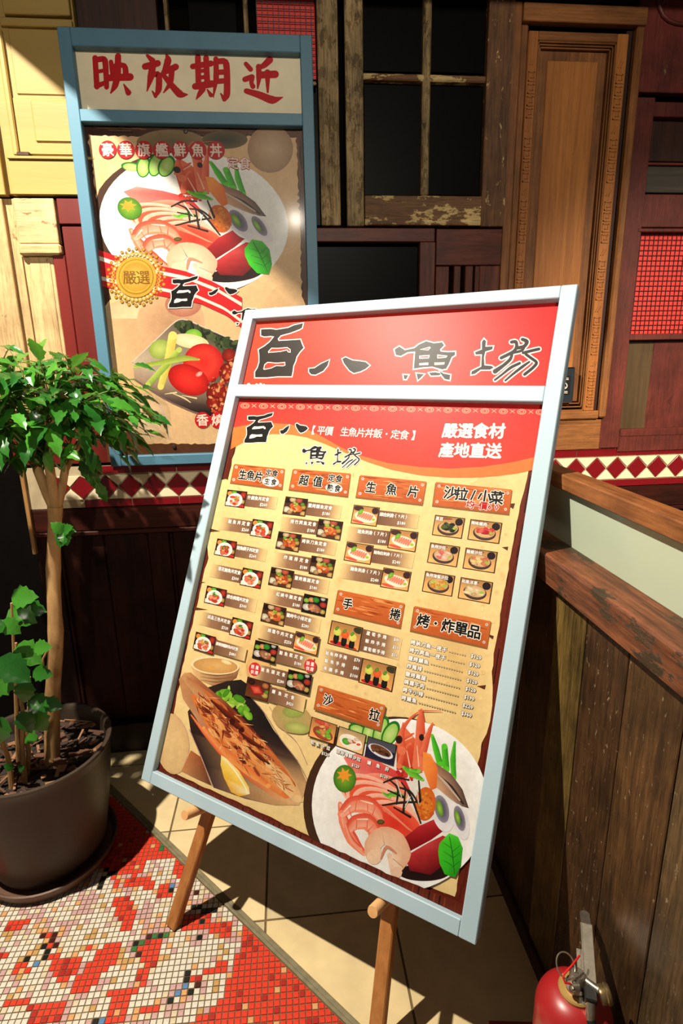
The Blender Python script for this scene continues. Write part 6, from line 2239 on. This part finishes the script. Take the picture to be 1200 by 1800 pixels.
MB().tube([gc, vt + np.array([.006, 0, .004])], .006, 12).build('gauge_stem', STEEL, ext, True)
lg = np.array(on_y(1004, 1735, 0.72))
lug = MB().tube([lg + np.array([.012, 0, -.002]), lg], [.009, .0075], 14)
lug.lathe(lg, [(.0085, .003), (.0085, -.003)], 18, axis=tuple(yax), close=True)
lug.build('pin_lug', STEEL, ext, True)
rc_ = np.array(on_y(994, 1697, 0.745))
ring = [rc_ + CR * .0165 * math.cos(a) + (CU * .8 + CF * .6) * .0195 * math.sin(a) for a in np.linspace(-.5, 5.4, 30)]
MB().tube(ring + [np.array(on_y(1016, 1703, .75)), ba_ + zax * .03], .0014, 8).build('pull_ring', STEEL, ext, True)
tie = [np.array(on_y(x, y, Y)) for x, y, Y in ((1003, 1729, .715), (993, 1728, .715), (989, 1718, .72), (992, 1711, .725), (1004, 1698, .73), (1015, 1684, .74), (1018, 1680, .745))]
MB().tube(tie, .0018, 8).build('seal_tie', mat('red plastic tie', (206, 30, 30), 0.35), ext, True)

# ================================================================== steel plaque on the oak door
qa, qb = on_y(975, 646, D - 0.03), on_y(1006, 708, D - 0.03)
pw = thing('wall_switch_plate', ((qa[0] + qb[0]) / 2, D - 0.03, qb[2]), 'chrome plate with a black label on the oak door, half hidden by the menu board', 'plate')
CH = mat('chrome', (170, 176, 186), 0.12, 1.0, var=0.05)
MB().box(qa[0], qb[0], D - 0.032, D - 0.0005, qb[2], qa[2], 0.004).build('plate', CH, pw)
la_, lb_ = on_y(972, 661, D - 0.0325), on_y(1000.5, 694, D - 0.0325)
lab = MB().box(la_[0], lb_[0], D - 0.0335, D - 0.032, lb_[2], la_[2], 0.0004).build('label', mat('black label', (16, 15, 15), 0.35), pw)
PL = Sheet((qa[0], D - 0.0335, qb[2]), (1, 0, 0), (0, 0, 1), (0, 1, 0), pw)
cx_, cy_ = 990.5, 678
PL.ell(cx_, cy_, 6.6, 6.2, 0, (214, 200, 184), n=26)
PL.ell(cx_, cy_, 5.0, 4.7, 0, (16, 15, 15), n=26)
PL.stroke([(cx_ - 3.5, cy_ - 3.5), (cx_ + 3.5, cy_ + 3.5)], 1.4, (214, 200, 184))
for x0, x1, y in ((991, 999, 664.5), (991, 999, 667), (988, 997, 688), (988, 997, 690.5)):
    PL.stroke([(x0, y), (x1, y + .2)], [1.3, 1.3], (206, 186, 170), caps=False)
PL.build('label_print', lab, INKM)

# ================================================================== offcut of timber on the floor by the extinguisher
oa, ob = on_z(858, 1793, .03), on_z(948, 1796, .03)
d_ = (ob - oa) / np.linalg.norm(ob - oa)
n_ = np.array([d_[1], -d_[0], 0])
c_ = (oa + ob) / 2 + n_ * .045
MB().obox((c_[0], c_[1], .0155), (d_, n_, (0, 0, 1)), (np.linalg.norm(ob - oa) / 2, .045, .0150), .002).build('timber_block', wood('red brown timber', (104, 40, 26), (150, 70, 44), 'X', 0.5, seed=60))
tag(bpy.data.objects['timber_block'], 'flat red brown timber block on the floor beside the extinguisher', 'block')
